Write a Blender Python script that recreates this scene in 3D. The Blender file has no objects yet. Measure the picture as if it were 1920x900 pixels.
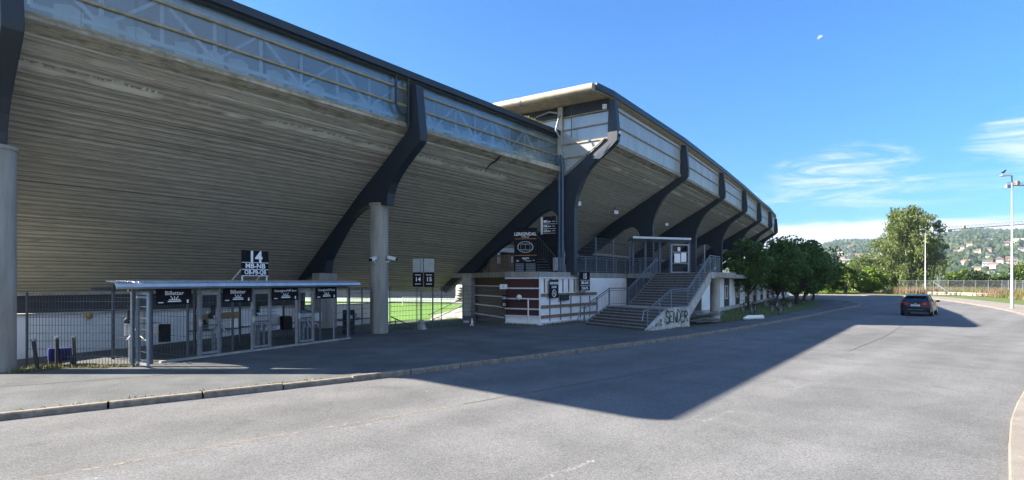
import bpy, bmesh, math, random
from mathutils import Vector, Matrix
R = math.radians
rnd = random.Random(7)
SC = bpy.context.scene
COL = SC.collection

# ------------------------------------------------------------------ camera
EYE, FPX, CX, HY = 2.4, 1000.0, 960.0, 527.0
cam = bpy.data.cameras.new('camera'); camo = bpy.data.objects.new('camera', cam); COL.objects.link(camo)
camo.location = (0, 0, EYE); camo.rotation_euler = (R(90), 0, 0)
cam.sensor_width = 36; cam.lens = 36*FPX/1920; cam.shift_y = (HY-450)/1920
cam.clip_start = .1; cam.clip_end = 12000
SC.camera = camo

# ------------------------------------------------------------------ light
SUN_EL = 32.7
sky_strength, sun_strength, EXPO = .074, 4.7, 2.25
w = bpy.data.worlds.new('World'); SC.world = w; w.use_nodes = True
nt = w.node_tree; N = nt.nodes; L = nt.links; N.clear()
def wn(t, **k):
    n = N.new(t)
    for a, b in k.items(): setattr(n, a, b)
    return n
def wmath(op, a, b=None, c=None, clamp=False):
    n = wn('ShaderNodeMath', operation=op); n.use_clamp = clamp
    for i, v in enumerate((a, b, c)):
        if v is None: continue
        if isinstance(v, (int, float)): n.inputs[i].default_value = v
        else: L.new(v, n.inputs[i])
    return n.outputs[0]
out = wn('ShaderNodeOutputWorld'); bg = wn('ShaderNodeBackground'); L.new(bg.outputs[0], out.inputs[0])
sky = wn('ShaderNodeTexSky', sky_type='NISHITA', sun_disc=False)
sky.sun_elevation = R(SUN_EL); sky.sun_rotation = R(-90); sky.air_density = 1.0; sky.dust_density = .35; sky.ozone_density = 2.2
bg.inputs[1].default_value = sky_strength
tc = wn('ShaderNodeTexCoord'); sep = wn('ShaderNodeSeparateXYZ'); L.new(tc.outputs['Generated'], sep.inputs[0])
az = wmath('ARCTAN2', sep.outputs[0], sep.outputs[1])
hyp = wmath('SQRT', wmath('ADD', wmath('MULTIPLY', sep.outputs[0], sep.outputs[0]), wmath('MULTIPLY', sep.outputs[1], sep.outputs[1])))
el = wmath('ARCTAN2', sep.outputs[2], hyp)
def ss(v, a, b):
    n = wn('ShaderNodeMapRange', interpolation_type='SMOOTHSTEP'); L.new(v, n.inputs[0]); n.inputs[1].default_value = a; n.inputs[2].default_value = b
    return n.outputs[0]
def cloudnoise(su, sv, seed, detail=6, rough=.6, dist=0.0):
    cb = wn('ShaderNodeCombineXYZ'); L.new(wmath('MULTIPLY', az, su), cb.inputs[0])
    L.new(wmath('ADD', wmath('MULTIPLY', el, sv), wmath('MULTIPLY', az, su*.25)), cb.inputs[1]); cb.inputs[2].default_value = seed
    nz = wn('ShaderNodeTexNoise'); nz.inputs['Scale'].default_value = 1; nz.inputs['Detail'].default_value = detail
    nz.inputs['Roughness'].default_value = rough; nz.inputs['Distortion'].default_value = dist
    L.new(cb.outputs[0], nz.inputs['Vector']); return nz.outputs[0]
def blob(a0, e0, ra, re):
    da = wmath('DIVIDE', wmath('SUBTRACT', az, R(a0)), R(ra)); de = wmath('DIVIDE', wmath('SUBTRACT', el, R(e0)), R(re))
    d = wmath('ADD', wmath('MULTIPLY', da, da), wmath('MULTIPLY', de, de))
    return wmath('SUBTRACT', 1.0, d, clamp=True)
n1 = cloudnoise(3, 30, 3.1, 7, .6, .4); n2 = cloudnoise(7, 44, 8.3, 9, .7, 1.1); n3 = cloudnoise(2.5, 20, 1.7)
low = wmath('MULTIPLY', ss(wmath('ADD', n1, wmath('MULTIPLY', ss(el, R(7.0), R(3.0)), .40)), .52, .80), ss(el, R(8.0), R(5.2)))
wisp_m = wmath('MAXIMUM', blob(31.5, 10.2, 7, 2.6), wmath('MAXIMUM', wmath('MULTIPLY', blob(45.5, 10.8, 6, 3.0), 1.25), wmath('MULTIPLY', blob(36, 8.0, 22, 2.2), .55)))
wisp = wmath('MULTIPLY', ss(wmath('ADD', n2, wmath('MULTIPLY', wisp_m, .20)), .50, .97), ss(wisp_m, .0, .55))
# unseen broken cloud added behind the camera as fill light for shaded surfaces
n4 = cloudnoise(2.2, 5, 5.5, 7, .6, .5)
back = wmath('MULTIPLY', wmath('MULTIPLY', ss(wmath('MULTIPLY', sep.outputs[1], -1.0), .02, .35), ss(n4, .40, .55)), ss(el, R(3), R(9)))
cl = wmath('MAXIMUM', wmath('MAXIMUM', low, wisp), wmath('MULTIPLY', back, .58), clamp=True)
# half moon in the morning sky
mdir = Vector((.578, 1, .456)).normalized(); mt = Vector((-.35, .05, .75)).normalized()
vd = wn('ShaderNodeVectorMath', operation='DOT_PRODUCT'); L.new(tc.outputs['Generated'], vd.inputs[0]); vd.inputs[1].default_value = mdir
md = wmath('GREATER_THAN', vd.outputs['Value'], math.cos(.0040))
vt = wn('ShaderNodeVectorMath', operation='DOT_PRODUCT'); L.new(tc.outputs['Generated'], vt.inputs[0]); vt.inputs[1].default_value = mt
half = wmath('GREATER_THAN', wmath('SUBTRACT', vt.outputs['Value'], mdir.dot(mt)), -.0002)
moon = wmath('MULTIPLY', wmath('MULTIPLY', md, half), .55)
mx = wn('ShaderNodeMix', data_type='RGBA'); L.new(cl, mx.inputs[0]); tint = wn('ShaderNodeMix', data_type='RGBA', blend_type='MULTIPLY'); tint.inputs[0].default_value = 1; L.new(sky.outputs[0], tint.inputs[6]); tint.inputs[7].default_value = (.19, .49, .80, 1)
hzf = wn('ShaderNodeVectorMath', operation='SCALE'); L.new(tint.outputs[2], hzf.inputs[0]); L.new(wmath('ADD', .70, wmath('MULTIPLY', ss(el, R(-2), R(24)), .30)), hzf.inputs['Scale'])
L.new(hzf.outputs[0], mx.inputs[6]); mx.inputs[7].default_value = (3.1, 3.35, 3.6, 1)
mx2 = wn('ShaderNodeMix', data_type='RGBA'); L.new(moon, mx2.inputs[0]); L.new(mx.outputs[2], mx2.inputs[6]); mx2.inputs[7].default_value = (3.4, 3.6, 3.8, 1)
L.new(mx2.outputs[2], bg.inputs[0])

sun = bpy.data.lights.new('sun', 'SUN'); sun.energy = sun_strength; sun.angle = R(.53); sun.color = (1, .885, .75)
suno = bpy.data.objects.new('sun', sun); COL.objects.link(suno)
sd = Vector((math.cos(R(SUN_EL)), 0, -math.sin(R(SUN_EL))))       # light travels towards +X
suno.rotation_euler = sd.to_track_quat('-Z', 'Y').to_euler(); suno.location = (-40, 20, 60)
SC.view_settings.view_transform = 'Standard'; SC.view_settings.look = 'None'; SC.view_settings.gamma = 1
SC.view_settings.exposure = EXPO
SC.render.engine = 'CYCLES'
cy = SC.cycles; cy.use_denoising = True; cy.max_bounces = 8; cy.diffuse_bounces = 4; cy.transparent_max_bounces = 16
cy.sample_clamp_indirect = 6; cy.volume_bounces = 0

# ------------------------------------------------------------------ materials
MATS = {}
def mat(name, c1, c2=None, scale=3.0, rough=.75, bump=0.0, metal=0.0, stretch=None, bscale=None, lo=.35, hi=.65, spec=.5, extra=None, detail=5, coat=0.0):
    if name in MATS: return MATS[name]
    m = bpy.data.materials.new(name); m.use_nodes = True; t = m.node_tree; b = t.nodes['Principled BSDF']
    b.inputs['Roughness'].default_value = rough; b.inputs['Metallic'].default_value = metal
    b.inputs['Specular IOR Level'].default_value = spec; b.inputs['Coat Weight'].default_value = coat
    c2 = c2 or tuple(x*.72 for x in c1)
    co = t.nodes.new('ShaderNodeTexCoord'); mp = t.nodes.new('ShaderNodeMapping'); t.links.new(co.outputs['Object'], mp.inputs[0])
    if stretch: mp.inputs['Scale'].default_value = stretch
    nz = t.nodes.new('ShaderNodeTexNoise'); nz.inputs['Scale'].default_value = scale; nz.inputs['Detail'].default_value = detail; nz.inputs['Roughness'].default_value = .62
    t.links.new(mp.outputs[0], nz.inputs['Vector'])
    rp = t.nodes.new('ShaderNodeMapRange'); t.links.new(nz.outputs[0], rp.inputs[0]); rp.inputs[1].default_value = lo; rp.inputs[2].default_value = hi
    mi = t.nodes.new('ShaderNodeMix'); mi.data_type = 'RGBA'; t.links.new(rp.outputs[0], mi.inputs[0])
    mi.inputs[6].default_value = (*c1, 1); mi.inputs[7].default_value = (*c2, 1)
    t.links.new(mi.outputs[2], b.inputs['Base Color'])
    if bump:
        n2 = t.nodes.new('ShaderNodeTexNoise'); n2.inputs['Scale'].default_value = bscale or scale*6; n2.inputs['Detail'].default_value = 4
        t.links.new(mp.outputs[0], n2.inputs['Vector'])
        bp = t.nodes.new('ShaderNodeBump'); bp.inputs['Strength'].default_value = bump; bp.inputs['Distance'].default_value = .02
        t.links.new(n2.outputs[0], bp.inputs['Height']); t.links.new(bp.outputs[0], b.inputs['Normal'])
    if extra: extra(m, t, b, mi, mp)
    MATS[name] = m; return m
def speck(scale, amt, big=None, bigamt=.25, dark=(.02,.02,.02), light=(.5,.48,.44)):
    """adds stone speckle and broad patches to an asphalt-like material"""
    def f(m, t, b, mi, mp):
        nz = t.nodes.new('ShaderNodeTexNoise'); nz.inputs['Scale'].default_value = scale; nz.inputs['Detail'].default_value = 3; nz.inputs['Roughness'].default_value = .8
        t.links.new(mp.outputs[0], nz.inputs['Vector'])
        r1 = t.nodes.new('ShaderNodeMapRange'); t.links.new(nz.outputs[0], r1.inputs[0]); r1.inputs[1].default_value = .35; r1.inputs[2].default_value = .68
        r1.inputs[3].default_value = 1-amt; r1.inputs[4].default_value = 1+amt
        s = r1.outputs[0]
        if big:
            nb = t.nodes.new('ShaderNodeTexNoise'); nb.inputs['Scale'].default_value = big; nb.inputs['Detail'].default_value = 3
            t.links.new(mp.outputs[0], nb.inputs['Vector'])
            r2 = t.nodes.new('ShaderNodeMapRange'); t.links.new(nb.outputs[0], r2.inputs[0]); r2.inputs[1].default_value = .3; r2.inputs[2].default_value = .7
            r2.inputs[3].default_value = 1-bigamt; r2.inputs[4].default_value = 1+bigamt
            mu = t.nodes.new('ShaderNodeMath'); mu.operation = 'MULTIPLY'; t.links.new(s, mu.inputs[0]); t.links.new(r2.outputs[0], mu.inputs[1]); s = mu.outputs[0]
        vm = t.nodes.new('ShaderNodeVectorMath'); vm.operation = 'SCALE'; t.links.new(mi.outputs[2], vm.inputs[0]); t.links.new(s, vm.inputs['Scale'])
        t.links.new(vm.outputs[0], b.inputs['Base Color'])
    return f
def cracks(base):
    def f(m, t, b, mi, mp):
        base(m, t, b, mi, mp)
        src = b.inputs['Base Color'].links[0].from_socket
        wv = t.nodes.new('ShaderNodeTexVoronoi'); wv.feature = 'DISTANCE_TO_EDGE'; wv.inputs['Scale'].default_value = .22
        dn = t.nodes.new('ShaderNodeTexNoise'); dn.inputs['Scale'].default_value = 1.1; dn.inputs['Detail'].default_value = 6
        t.links.new(mp.outputs[0], dn.inputs['Vector'])
        ad = t.nodes.new('ShaderNodeMix'); ad.data_type = 'VECTOR'; ad.inputs[0].default_value = .28
        t.links.new(mp.outputs[0], ad.inputs[4]); t.links.new(dn.outputs['Color'], ad.inputs[5]); t.links.new(ad.outputs[1], wv.inputs['Vector'])
        r = t.nodes.new('ShaderNodeMapRange'); t.links.new(wv.outputs['Distance'], r.inputs[0]); r.inputs[1].default_value = .0; r.inputs[2].default_value = .0018
        r.inputs[3].default_value = .8; r.inputs[4].default_value = 1
        vm = t.nodes.new('ShaderNodeVectorMath'); vm.operation = 'SCALE'; t.links.new(src, vm.inputs[0]); t.links.new(r.outputs[0], vm.inputs['Scale'])
        t.links.new(vm.outputs[0], b.inputs['Base Color'])
    return f
def lanes(base):
    def f(m, t, b, mi, mp):
        base(m, t, b, mi, mp); src = b.inputs['Base Color'].links[0].from_socket
        m2 = t.nodes.new('ShaderNodeMapping'); m2.vector_type = 'POINT'; t.links.new(mp.outputs[0], m2.inputs[0]); m2.inputs['Rotation'].default_value = (0, 0, -math.atan2(.674, .739))
        m3 = t.nodes.new('ShaderNodeMapping'); t.links.new(m2.outputs[0], m3.inputs[0]); m3.inputs['Scale'].default_value = (.02, .55, 1)
        nz = t.nodes.new('ShaderNodeTexNoise'); nz.inputs['Scale'].default_value = 1; nz.inputs['Detail'].default_value = 4; t.links.new(m3.outputs[0], nz.inputs['Vector'])
        r_ = t.nodes.new('ShaderNodeMapRange'); t.links.new(nz.outputs[0], r_.inputs[0]); r_.inputs[1].default_value = .35; r_.inputs[2].default_value = .65; r_.inputs[3].default_value = .86; r_.inputs[4].default_value = 1.12
        st = t.nodes.new('ShaderNodeTexNoise'); st.inputs['Scale'].default_value = .9; st.inputs['Detail'].default_value = 5; t.links.new(mp.outputs[0], st.inputs['Vector'])
        r2 = t.nodes.new('ShaderNodeMapRange'); t.links.new(st.outputs[0], r2.inputs[0]); r2.inputs[1].default_value = .62; r2.inputs[2].default_value = .72; r2.inputs[3].default_value = 1; r2.inputs[4].default_value = .80
        mu = t.nodes.new('ShaderNodeMath'); mu.operation = 'MULTIPLY'; t.links.new(r_.outputs[0], mu.inputs[0]); t.links.new(r2.outputs[0], mu.inputs[1])
        vm = t.nodes.new('ShaderNodeVectorMath'); vm.operation = 'SCALE'; t.links.new(src, vm.inputs[0]); t.links.new(mu.outputs[0], vm.inputs['Scale']); t.links.new(vm.outputs[0], b.inputs['Base Color'])
    return f
ASPH = mat('asphalt_road', (.150,.155,.157), (.118,.123,.126), .7, .93, .35, bscale=70, extra=lanes(cracks(speck(50, .50, .15, .12))), spec=.25)
ASPH2 = mat('asphalt_sidewalk', (.118,.127,.130), (.084,.092,.096), .9, .95, .3, bscale=60, extra=cracks(speck(26, .34, .3, .22)), spec=.2)
GRANITE = mat('granite', (.26,.225,.18), (.13,.115,.095), 5, .85, .4, bscale=30)
CONC = mat('concrete', (.36,.345,.31), (.19,.185,.165), 2.6, .9, .4, bscale=25, stretch=(1,1,.14), lo=.3, hi=.7)
CONCL = mat('concrete_light', (.50,.48,.44), (.34,.33,.30), 1.6, .9, .3, bscale=25)
CONCDIRTY = mat('concrete_dirty', (.52,.51,.48), (.16,.17,.12), 2.6, .9, .3, lo=.42, hi=.66)
PAVE = mat('pale_paving', (.225,.205,.175), (.165,.15,.13), 1.2, .9, .2, extra=speck(40,.18,.3,.1))
NAVY = mat('navy_steel', (.012,.022,.036), (.020,.028,.038), 1.1, .5, .12, bscale=4, stretch=(1,1,.3), lo=.4, hi=.75)
GALV = mat('galvanised_steel', (.30,.32,.34), (.20,.215,.23), 8, .45, 0, .55)
WIRE = mat('fence_wire', (.10,.115,.13), (.07,.08,.09), 8, .5, 0, .4)
WHITE = mat('white_paint', (.84,.84,.83), (.72,.72,.71), 1.2, .6, .1, lo=.45, hi=.7)
WHITESTEEL = mat('white_steel', (.72,.73,.73), (.6,.61,.61), 4, .5)
RED = mat('red_boards', (.075,.020,.017), (.045,.014,.012), 3, .65, .2, stretch=(.4,.4,6))
TAN = mat('tan_trim', (.36,.30,.20), (.24,.20,.13), 4, .7)
TANWOOD = mat('worn_timber', (.27,.19,.11), (.15,.10,.06), 6, .85, .3)
BLACK = mat('black_sign', (.010,.010,.014), (.014,.014,.018), 5, .85, spec=.12)
LETTER = mat('white_letters', (.85,.85,.85), (.8,.8,.8), 5, .6)
ORANGE = mat('orange_line', (.55,.24,.05), None, 5, .6)
DARKWALL = mat('dark_wall', (.035,.04,.05), (.022,.025,.032), 2, .8)
DARKBROWN = mat('dark_brown_panel', (.07,.055,.04), (.045,.036,.026), 3, .8)
GLASS = mat('window_glass', (.03,.035,.04), None, 3, .06, spec=.9)
ALU = mat('aluminium_sheet', (.48,.50,.53), (.36,.38,.41), 3, .38, 0, .6)
STAIR = mat('stair_tread', (.085,.085,.085), (.055,.055,.055), 5, .9, .3)
STAIRNOSE = mat('stair_nosing', (.24,.24,.25), None, 5, .8)
BLUEPL = mat('blue_plastic', (.02,.025,.16), (.012,.015,.10), 5, .5)
RUBBER = mat('black_rubber', (.018,.018,.02), None, 6, .7)
PITCH = mat('pitch_grass', (.12,.25,.02), (.09,.19,.015), .12, .9, .0, stretch=(1,1,1))
GRASS = mat('lawn', (.085,.13,.022), (.05,.085,.015), 1.2, .95, .5, bscale=40)
BARK = mat('bark', (.09,.07,.05), (.045,.035,.028), 6, .9, .5, stretch=(1,1,.3))
BIRCHBARK = mat('birch_bark', (.5,.48,.44), (.08,.07,.06), 5, .8, .2, stretch=(1,1,4), lo=.5, hi=.62)
YELLOW = mat('yellow_poster', (.42,.27,.05), (.28,.18,.04), 9, .6)
ROOFTAN = mat('tan_roof_sheet', (.42,.38,.29), (.30,.26,.19), 2, .55, .1)
STONE = mat('pale_boulder', (.48,.45,.38), (.24,.22,.18), 2.2, .9, .6, bscale=8)
TREEGREY = mat('grey_timber', (.24,.24,.24), (.12,.12,.12), 5, .85, .3)

def soffit_mat():
    m = bpy.data.materials.new('ribbed_concrete_soffit'); m.use_nodes = True; t = m.node_tree; b = t.nodes['Principled BSDF']
    b.inputs['Roughness'].default_value = .9; b.inputs['Specular IOR Level'].default_value = .2
    uv = t.nodes.new('ShaderNodeUVMap'); uv.uv_map = 'UVMap'
    def nz(sc, st, det=6):
        mp = t.nodes.new('ShaderNodeMapping'); mp.inputs['Scale'].default_value = st; t.links.new(uv.outputs[0], mp.inputs[0])
        n = t.nodes.new('ShaderNodeTexNoise'); n.inputs['Scale'].default_value = sc; n.inputs['Detail'].default_value = det; n.inputs['Roughness'].default_value = .68
        t.links.new(mp.outputs[0], n.inputs['Vector']); return n.outputs[0]
    def rng(v, a, b_, c, d):
        r = t.nodes.new('ShaderNodeMapRange'); t.links.new(v, r.inputs[0])
        for i, x in enumerate((a, b_, c, d)): r.inputs[i+1].default_value = x
        return r.outputs[0]
    def mix(f, c1, c2):
        mi = t.nodes.new('ShaderNodeMix'); mi.data_type = 'RGBA'
        t.links.new(f, mi.inputs[0])
        for s, c in ((6, c1), (7, c2)):
            if isinstance(c, tuple): mi.inputs[s].default_value = (*c, 1)
            else: t.links.new(c, mi.inputs[s])
        return mi.outputs[2]
    streak = nz(1, (.12, 13, 1)); patch = nz(.35, (1, 1.6, 1)); fine = nz(6, (.22, 3.2, 1))
    c = mix(rng(streak, .36, .64, 0, 1), (.53,.485,.405), (.28,.255,.212))
    c = mix(rng(fine, .50, .68, 0, .7), c, (.10,.092,.076))
    c = mix(rng(patch, .5, .72, 0, .35), c, (.24,.22,.18))
    sy = t.nodes.new('ShaderNodeSeparateXYZ'); t.links.new(uv.outputs[0], sy.inputs[0]); pit = 11.30/52
    def m1(op, a, b_):
        n = t.nodes.new('ShaderNodeMath'); n.operation = op
        for i, v in enumerate((a, b_)):
            if isinstance(v, (int, float)): n.inputs[i].default_value = v
            else: t.links.new(v, n.inputs[i])
        return n.outputs[0]
    fr = m1('FRACT', m1('DIVIDE', m1('SUBTRACT', sy.outputs[1], .95), pit), 0)
    wob = nz(1, (.5, 3, 1), 3)
    jl = m1('MULTIPLY', m1('GREATER_THAN', fr, m1('ADD', .52, m1('MULTIPLY', wob, .35))), m1('GREATER_THAN', sy.outputs[1], .95))
    c = mix(m1('MULTIPLY', jl, .50), c, (.105,.096,.08))
    # pale lime stains hanging under the upper joint (v = metres down the slope)
    sx = t.nodes.new('ShaderNodeSeparateXYZ'); t.links.new(uv.outputs[0], sx.inputs[0])
    tooth = nz(1, (7, .15, 1), 3); cover = nz(1, (.35, .5, 1), 3)
    def mth(op, a, b_):
        n = t.nodes.new('ShaderNodeMath'); n.operation = op
        for i, v in enumerate((a, b_)):
            if isinstance(v, (int, float)): n.inputs[i].default_value = v
            else: t.links.new(v, n.inputs[i])
        return n.outputs[0]
    vv = sx.outputs[1]
    drip = mth('LESS_THAN', mth('SUBTRACT', 1.62, vv), mth('MULTIPLY', tooth, .55))
    band = mth('MULTIPLY', drip, mth('LESS_THAN', vv, 1.62))
    band = mth('MULTIPLY', band, rng(cover, .42, .56, 0, .75))
    c = mix(band, c, (.66,.63,.55))
    for jv in (2.55, 5.9, 8.8):
        ln = mth('LESS_THAN', mth('ABSOLUTE', mth('SUBTRACT', vv, jv), 0), .018); c = mix(mth('MULTIPLY', ln, .75), c, (.05,.045,.04))
    drip2 = mth('MULTIPLY', mth('LESS_THAN', mth('SUBTRACT', .95, vv), mth('MULTIPLY', tooth, .35)), mth('LESS_THAN', vv, .95))
    c = mix(mth('MULTIPLY', drip2, rng(cover, .38, .52, .5, 0)), c, (.58,.55,.47))
    moss = nz(1, (1.5, 5, 1))
    c = mix(mth('MULTIPLY', mth('LESS_THAN', vv, .55), rng(moss, .45, .62, 0, .7)), c, (.10,.11,.06))
    t.links.new(c, b.inputs['Base Color'])
    bp = t.nodes.new('ShaderNodeBump'); bp.inputs['Strength'].default_value = .5; bp.inputs['Distance'].default_value = .03
    t.links.new(fine, bp.inputs['Height']); t.links.new(bp.outputs[0], b.inputs['Normal'])
    return m
SOFFIT = soffit_mat()

def glazing(name, tint, alpha, refl):
    m = bpy.data.materials.new(name); m.use_nodes = True; t = m.node_tree; t.nodes.clear()
    o = t.nodes.new('ShaderNodeOutputMaterial')
    co = t.nodes.new('ShaderNodeTexCoord'); nz = t.nodes.new('ShaderNodeTexNoise'); nz.inputs['Scale'].default_value = 1.3; nz.inputs['Detail'].default_value = 5
    mp = t.nodes.new('ShaderNodeMapping'); mp.inputs['Scale'].default_value = (1, 1, .3)
    t.links.new(co.outputs['Object'], mp.inputs[0]); t.links.new(mp.outputs[0], nz.inputs['Vector'])
    mr = t.nodes.new('ShaderNodeMapRange'); t.links.new(nz.outputs[0], mr.inputs[0]); mr.inputs[1].default_value = .3; mr.inputs[2].default_value = .7
    mr.inputs[3].default_value = alpha-.12; mr.inputs[4].default_value = alpha+.1
    tr = t.nodes.new('ShaderNodeBsdfTransparent'); tr.inputs[0].default_value = (.80,.88,.95,1)
    df = t.nodes.new('ShaderNodeBsdfDiffuse'); df.inputs[0].default_value = (*tint, 1)
    tl = t.nodes.new('ShaderNodeBsdfTranslucent'); tl.inputs[0].default_value = (*tint, 1)
    m1 = t.nodes.new('ShaderNodeMixShader'); m1.inputs[0].default_value = .5; t.links.new(df.outputs[0], m1.inputs[1]); t.links.new(tl.outputs[0], m1.inputs[2])
    m2 = t.nodes.new('ShaderNodeMixShader'); t.links.new(mr.outputs[0], m2.inputs[0]); t.links.new(m1.outputs[0], m2.inputs[1]); t.links.new(tr.outputs[0], m2.inputs[2])
    gl = t.nodes.new('ShaderNodeBsdfGlossy'); gl.inputs['Roughness'].default_value = .18; gl.inputs[0].default_value = (.9,.95,1,1)
    m3 = t.nodes.new('ShaderNodeMixShader'); m3.inputs[0].default_value = refl; t.links.new(m2.outputs[0], m3.inputs[1]); t.links.new(gl.outputs[0], m3.inputs[2])
    t.links.new(m3.outputs[0], o.inputs[0]); return m
POLY = glazing('ribbed_polycarbonate', (.30,.41,.48), .72, .08)
POLYW = glazing('milky_polycarbonate', (.62,.66,.70), .16, .10)

def leafmat(name, c1, c2, trans=.35):
    m = bpy.data.materials.new(name); m.use_nodes = True; t = m.node_tree; t.nodes.clear()
    o = t.nodes.new('ShaderNodeOutputMaterial'); g = t.nodes.new('ShaderNodeNewGeometry')
    mi = t.nodes.new('ShaderNodeMix'); mi.data_type = 'RGBA'; t.links.new(g.outputs['Random Per Island'], mi.inputs[0])
    mi.inputs[6].default_value = (*c1, 1); mi.inputs[7].default_value = (*c2, 1)
    d = t.nodes.new('ShaderNodeBsdfPrincipled'); d.inputs['Roughness'].default_value = .55; d.inputs['Specular IOR Level'].default_value = .3; t.links.new(mi.outputs[2], d.inputs['Base Color'])
    l = t.nodes.new('ShaderNodeBsdfTranslucent'); t.links.new(mi.outputs[2], l.inputs[0])
    x = t.nodes.new('ShaderNodeMixShader'); x.inputs[0].default_value = trans; t.links.new(d.outputs[0], x.inputs[1]); t.links.new(l.outputs[0], x.inputs[2])
    t.links.new(x.outputs[0], o.inputs[0]); return m
LEAF_DARK = leafmat('leaf_dark', (.045,.10,.024), (.11,.19,.05), .4)
LEAF_DARK2 = leafmat('leaf_olive_dark', (.055,.090,.022), (.12,.165,.045), .4)
LEAF_MID = leafmat('leaf_mid', (.07,.12,.022), (.12,.18,.035), .4)
LEAF_BIRCH = leafmat('leaf_birch', (.10,.14,.040), (.17,.215,.070), .45)
LEAF_BRIGHT = leafmat('leaf_bright', (.10,.17,.02), (.16,.24,.035), .45)
WEED = leafmat('weed_blades', (.10,.13,.03), (.24,.20,.09), .4)
WEEDR = leafmat('weed_russet', (.19,.125,.08), (.26,.19,.115), .4)
FOREST = leafmat('hill_forest_green', (.018,.036,.014), (.045,.068,.022), .1)

# ------------------------------------------------------------------ mesh helpers
V = Vector
class MB:
    def __init__(s): s.v = []; s.f = []; s.m = []; s.uv = {}; s.sm = []
    def add(s, vs, fs, mi=0, smooth=False):
        o = len(s.v); s.v += [tuple(x) for x in vs]
        for f in fs: s.f.append([i+o for i in f]); s.m.append(mi); s.sm.append(smooth)
        return s
    def hexa(s, p, mi=0):   # 8 points: bottom 4, top 4
        return s.add(p, [(0,3,2,1),(4,5,6,7),(0,1,5,4),(1,2,6,5),(2,3,7,6),(3,0,4,7)], mi)
    def box(s, c, sz, rz=0, mi=0):
        c = V(c); a, b, h = sz[0]/2, sz[1]/2, sz[2]/2; ca, sa = math.cos(rz), math.sin(rz); P = []
        for z in (-h, h):
            for x, y in ((-a,-b),(a,-b),(a,b),(-a,b)): P.append((c.x+x*ca-y*sa, c.y+x*sa+y*ca, c.z+z))
        return s.hexa(P, mi)
    def bar(s, p, q, w_, h_, mi=0, up=(0,0,1)):  # rectangular bar p->q, w_ sideways, h_ along up
        p, q = V(p), V(q); d = (q-p)
        if d.length < 1e-6: return s
        d.normalize(); u = V(up)
        if abs(d.dot(u)) > .98: u = V((0,1,0)) if abs(d.y) < .9 else V((1,0,0))
        sx = d.cross(u).normalized(); u = sx.cross(d).normalized(); P = []
        for e in (p, q):
            for a, b in ((-1,-1),(1,-1),(1,1),(-1,1)): P.append(e+sx*a*w_/2+u*b*h_/2)
        return s.hexa(P, mi)
    def tube(s, pts, r, n=8, mi=0, cap=True):
        pts = [V(p) for p in pts]; rs = r if isinstance(r, (list, tuple)) else [r]*len(pts); rings = []; pu = None
        for i, p in enumerate(pts):
            d = (pts[min(i+1, len(pts)-1)]-pts[max(i-1, 0)])
            d = d.normalized() if d.length > 1e-9 else V((0,0,1))
            u = pu if pu is not None else (V((0,0,1)) if abs(d.z) < .9 else V((1,0,0)))
            sx = d.cross(u)
            if sx.length < 1e-4: sx = d.cross(V((0,1,0)))
            sx.normalize(); u = sx.cross(d).normalized(); pu = u
            rings.append([p+(sx*math.cos(2*math.pi*k/n)+u*math.sin(2*math.pi*k/n))*rs[i] for k in range(n)])
        vs = [x for r_ in rings for x in r_]; fs = []
        for i in range(len(pts)-1):
            for k in range(n): fs.append((i*n+k, i*n+(k+1)%n, (i+1)*n+(k+1)%n, (i+1)*n+k))
        s.add(vs, fs, mi, True)
        if cap: s.add(rings[0], [tuple(range(n))[::-1]], mi); s.add(rings[-1], [tuple(range(n))], mi)
        return s
    def prism(s, poly, ext, mi=0):
        n = len(poly); a = [V(p) for p in poly]; e = V(ext); b = [p+e for p in a]
        return s.add(a+b, [tuple(range(n))[::-1], tuple(range(n, 2*n))]+[(i, (i+1)%n, (i+1)%n+n, i+n) for i in range(n)], mi)
    def sheet(s, poly, z=None, mi=0):
        p = [(q[0], q[1], z if z is not None else q[2]) for q in poly]
        return s.add(p, [tuple(range(len(p)))], mi)
    def ball(s, c, r, mi=0, n=8, sz=(1,1,1)):
        c = V(c); vs = []; fs = []
        for i in range(n//2+1):
            th = math.pi*i/(n//2)
            for k in range(n): vs.append((c.x+r*sz[0]*math.sin(th)*math.cos(2*math.pi*k/n), c.y+r*sz[1]*math.sin(th)*math.sin(2*math.pi*k/n), c.z+r*sz[2]*math.cos(th)))
        for i in range(n//2):
            for k in range(n): fs.append((i*n+k, (i+1)*n+k, (i+1)*n+(k+1)%n, i*n+(k+1)%n))
        return s.add(vs, fs, mi, True)
    def build(s, name, mats, parent=None, recalc=True, bevel=0):
        if not isinstance(mats, (list, tuple)): mats = [mats]
        me = bpy.data.meshes.new(name); org = wloc(parent) if parent else V((0,0,0))
        me.from_pydata([tuple(V(x)-org) for x in s.v], [], s.f)
        for m in mats: me.materials.append(m)
        for i, p in enumerate(me.polygons): p.material_index = s.m[i]; p.use_smooth = s.sm[i]
        if recalc:
            bm = bmesh.new(); bm.from_mesh(me); bmesh.ops.recalc_face_normals(bm, faces=bm.faces); bm.to_mesh(me); bm.free()
        o = bpy.data.objects.new(name, me); COL.objects.link(o)
        if parent: o.parent = parent
        if bevel:
            b = o.modifiers.new('bevel', 'BEVEL'); b.width = bevel; b.segments = 2; b.limit_method = 'ANGLE'
        return o
def wloc(o):
    l = V((0,0,0))
    while o: l += V(o.location); o = o.parent
    return l
def tag(o, label=None, cat=None, group=None, kind=None):
    if label: o['label'] = label
    if cat: o['category'] = cat
    if group: o['group'] = group
    if kind: o['kind'] = kind
    return o
def thing(name, label, cat, loc=(0,0,0), group=None, kind=None):
    o = bpy.data.objects.new(name, None); COL.objects.link(o); o.location = loc; o.empty_display_size = .3
    return tag(o, label, cat, group, kind)
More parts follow.
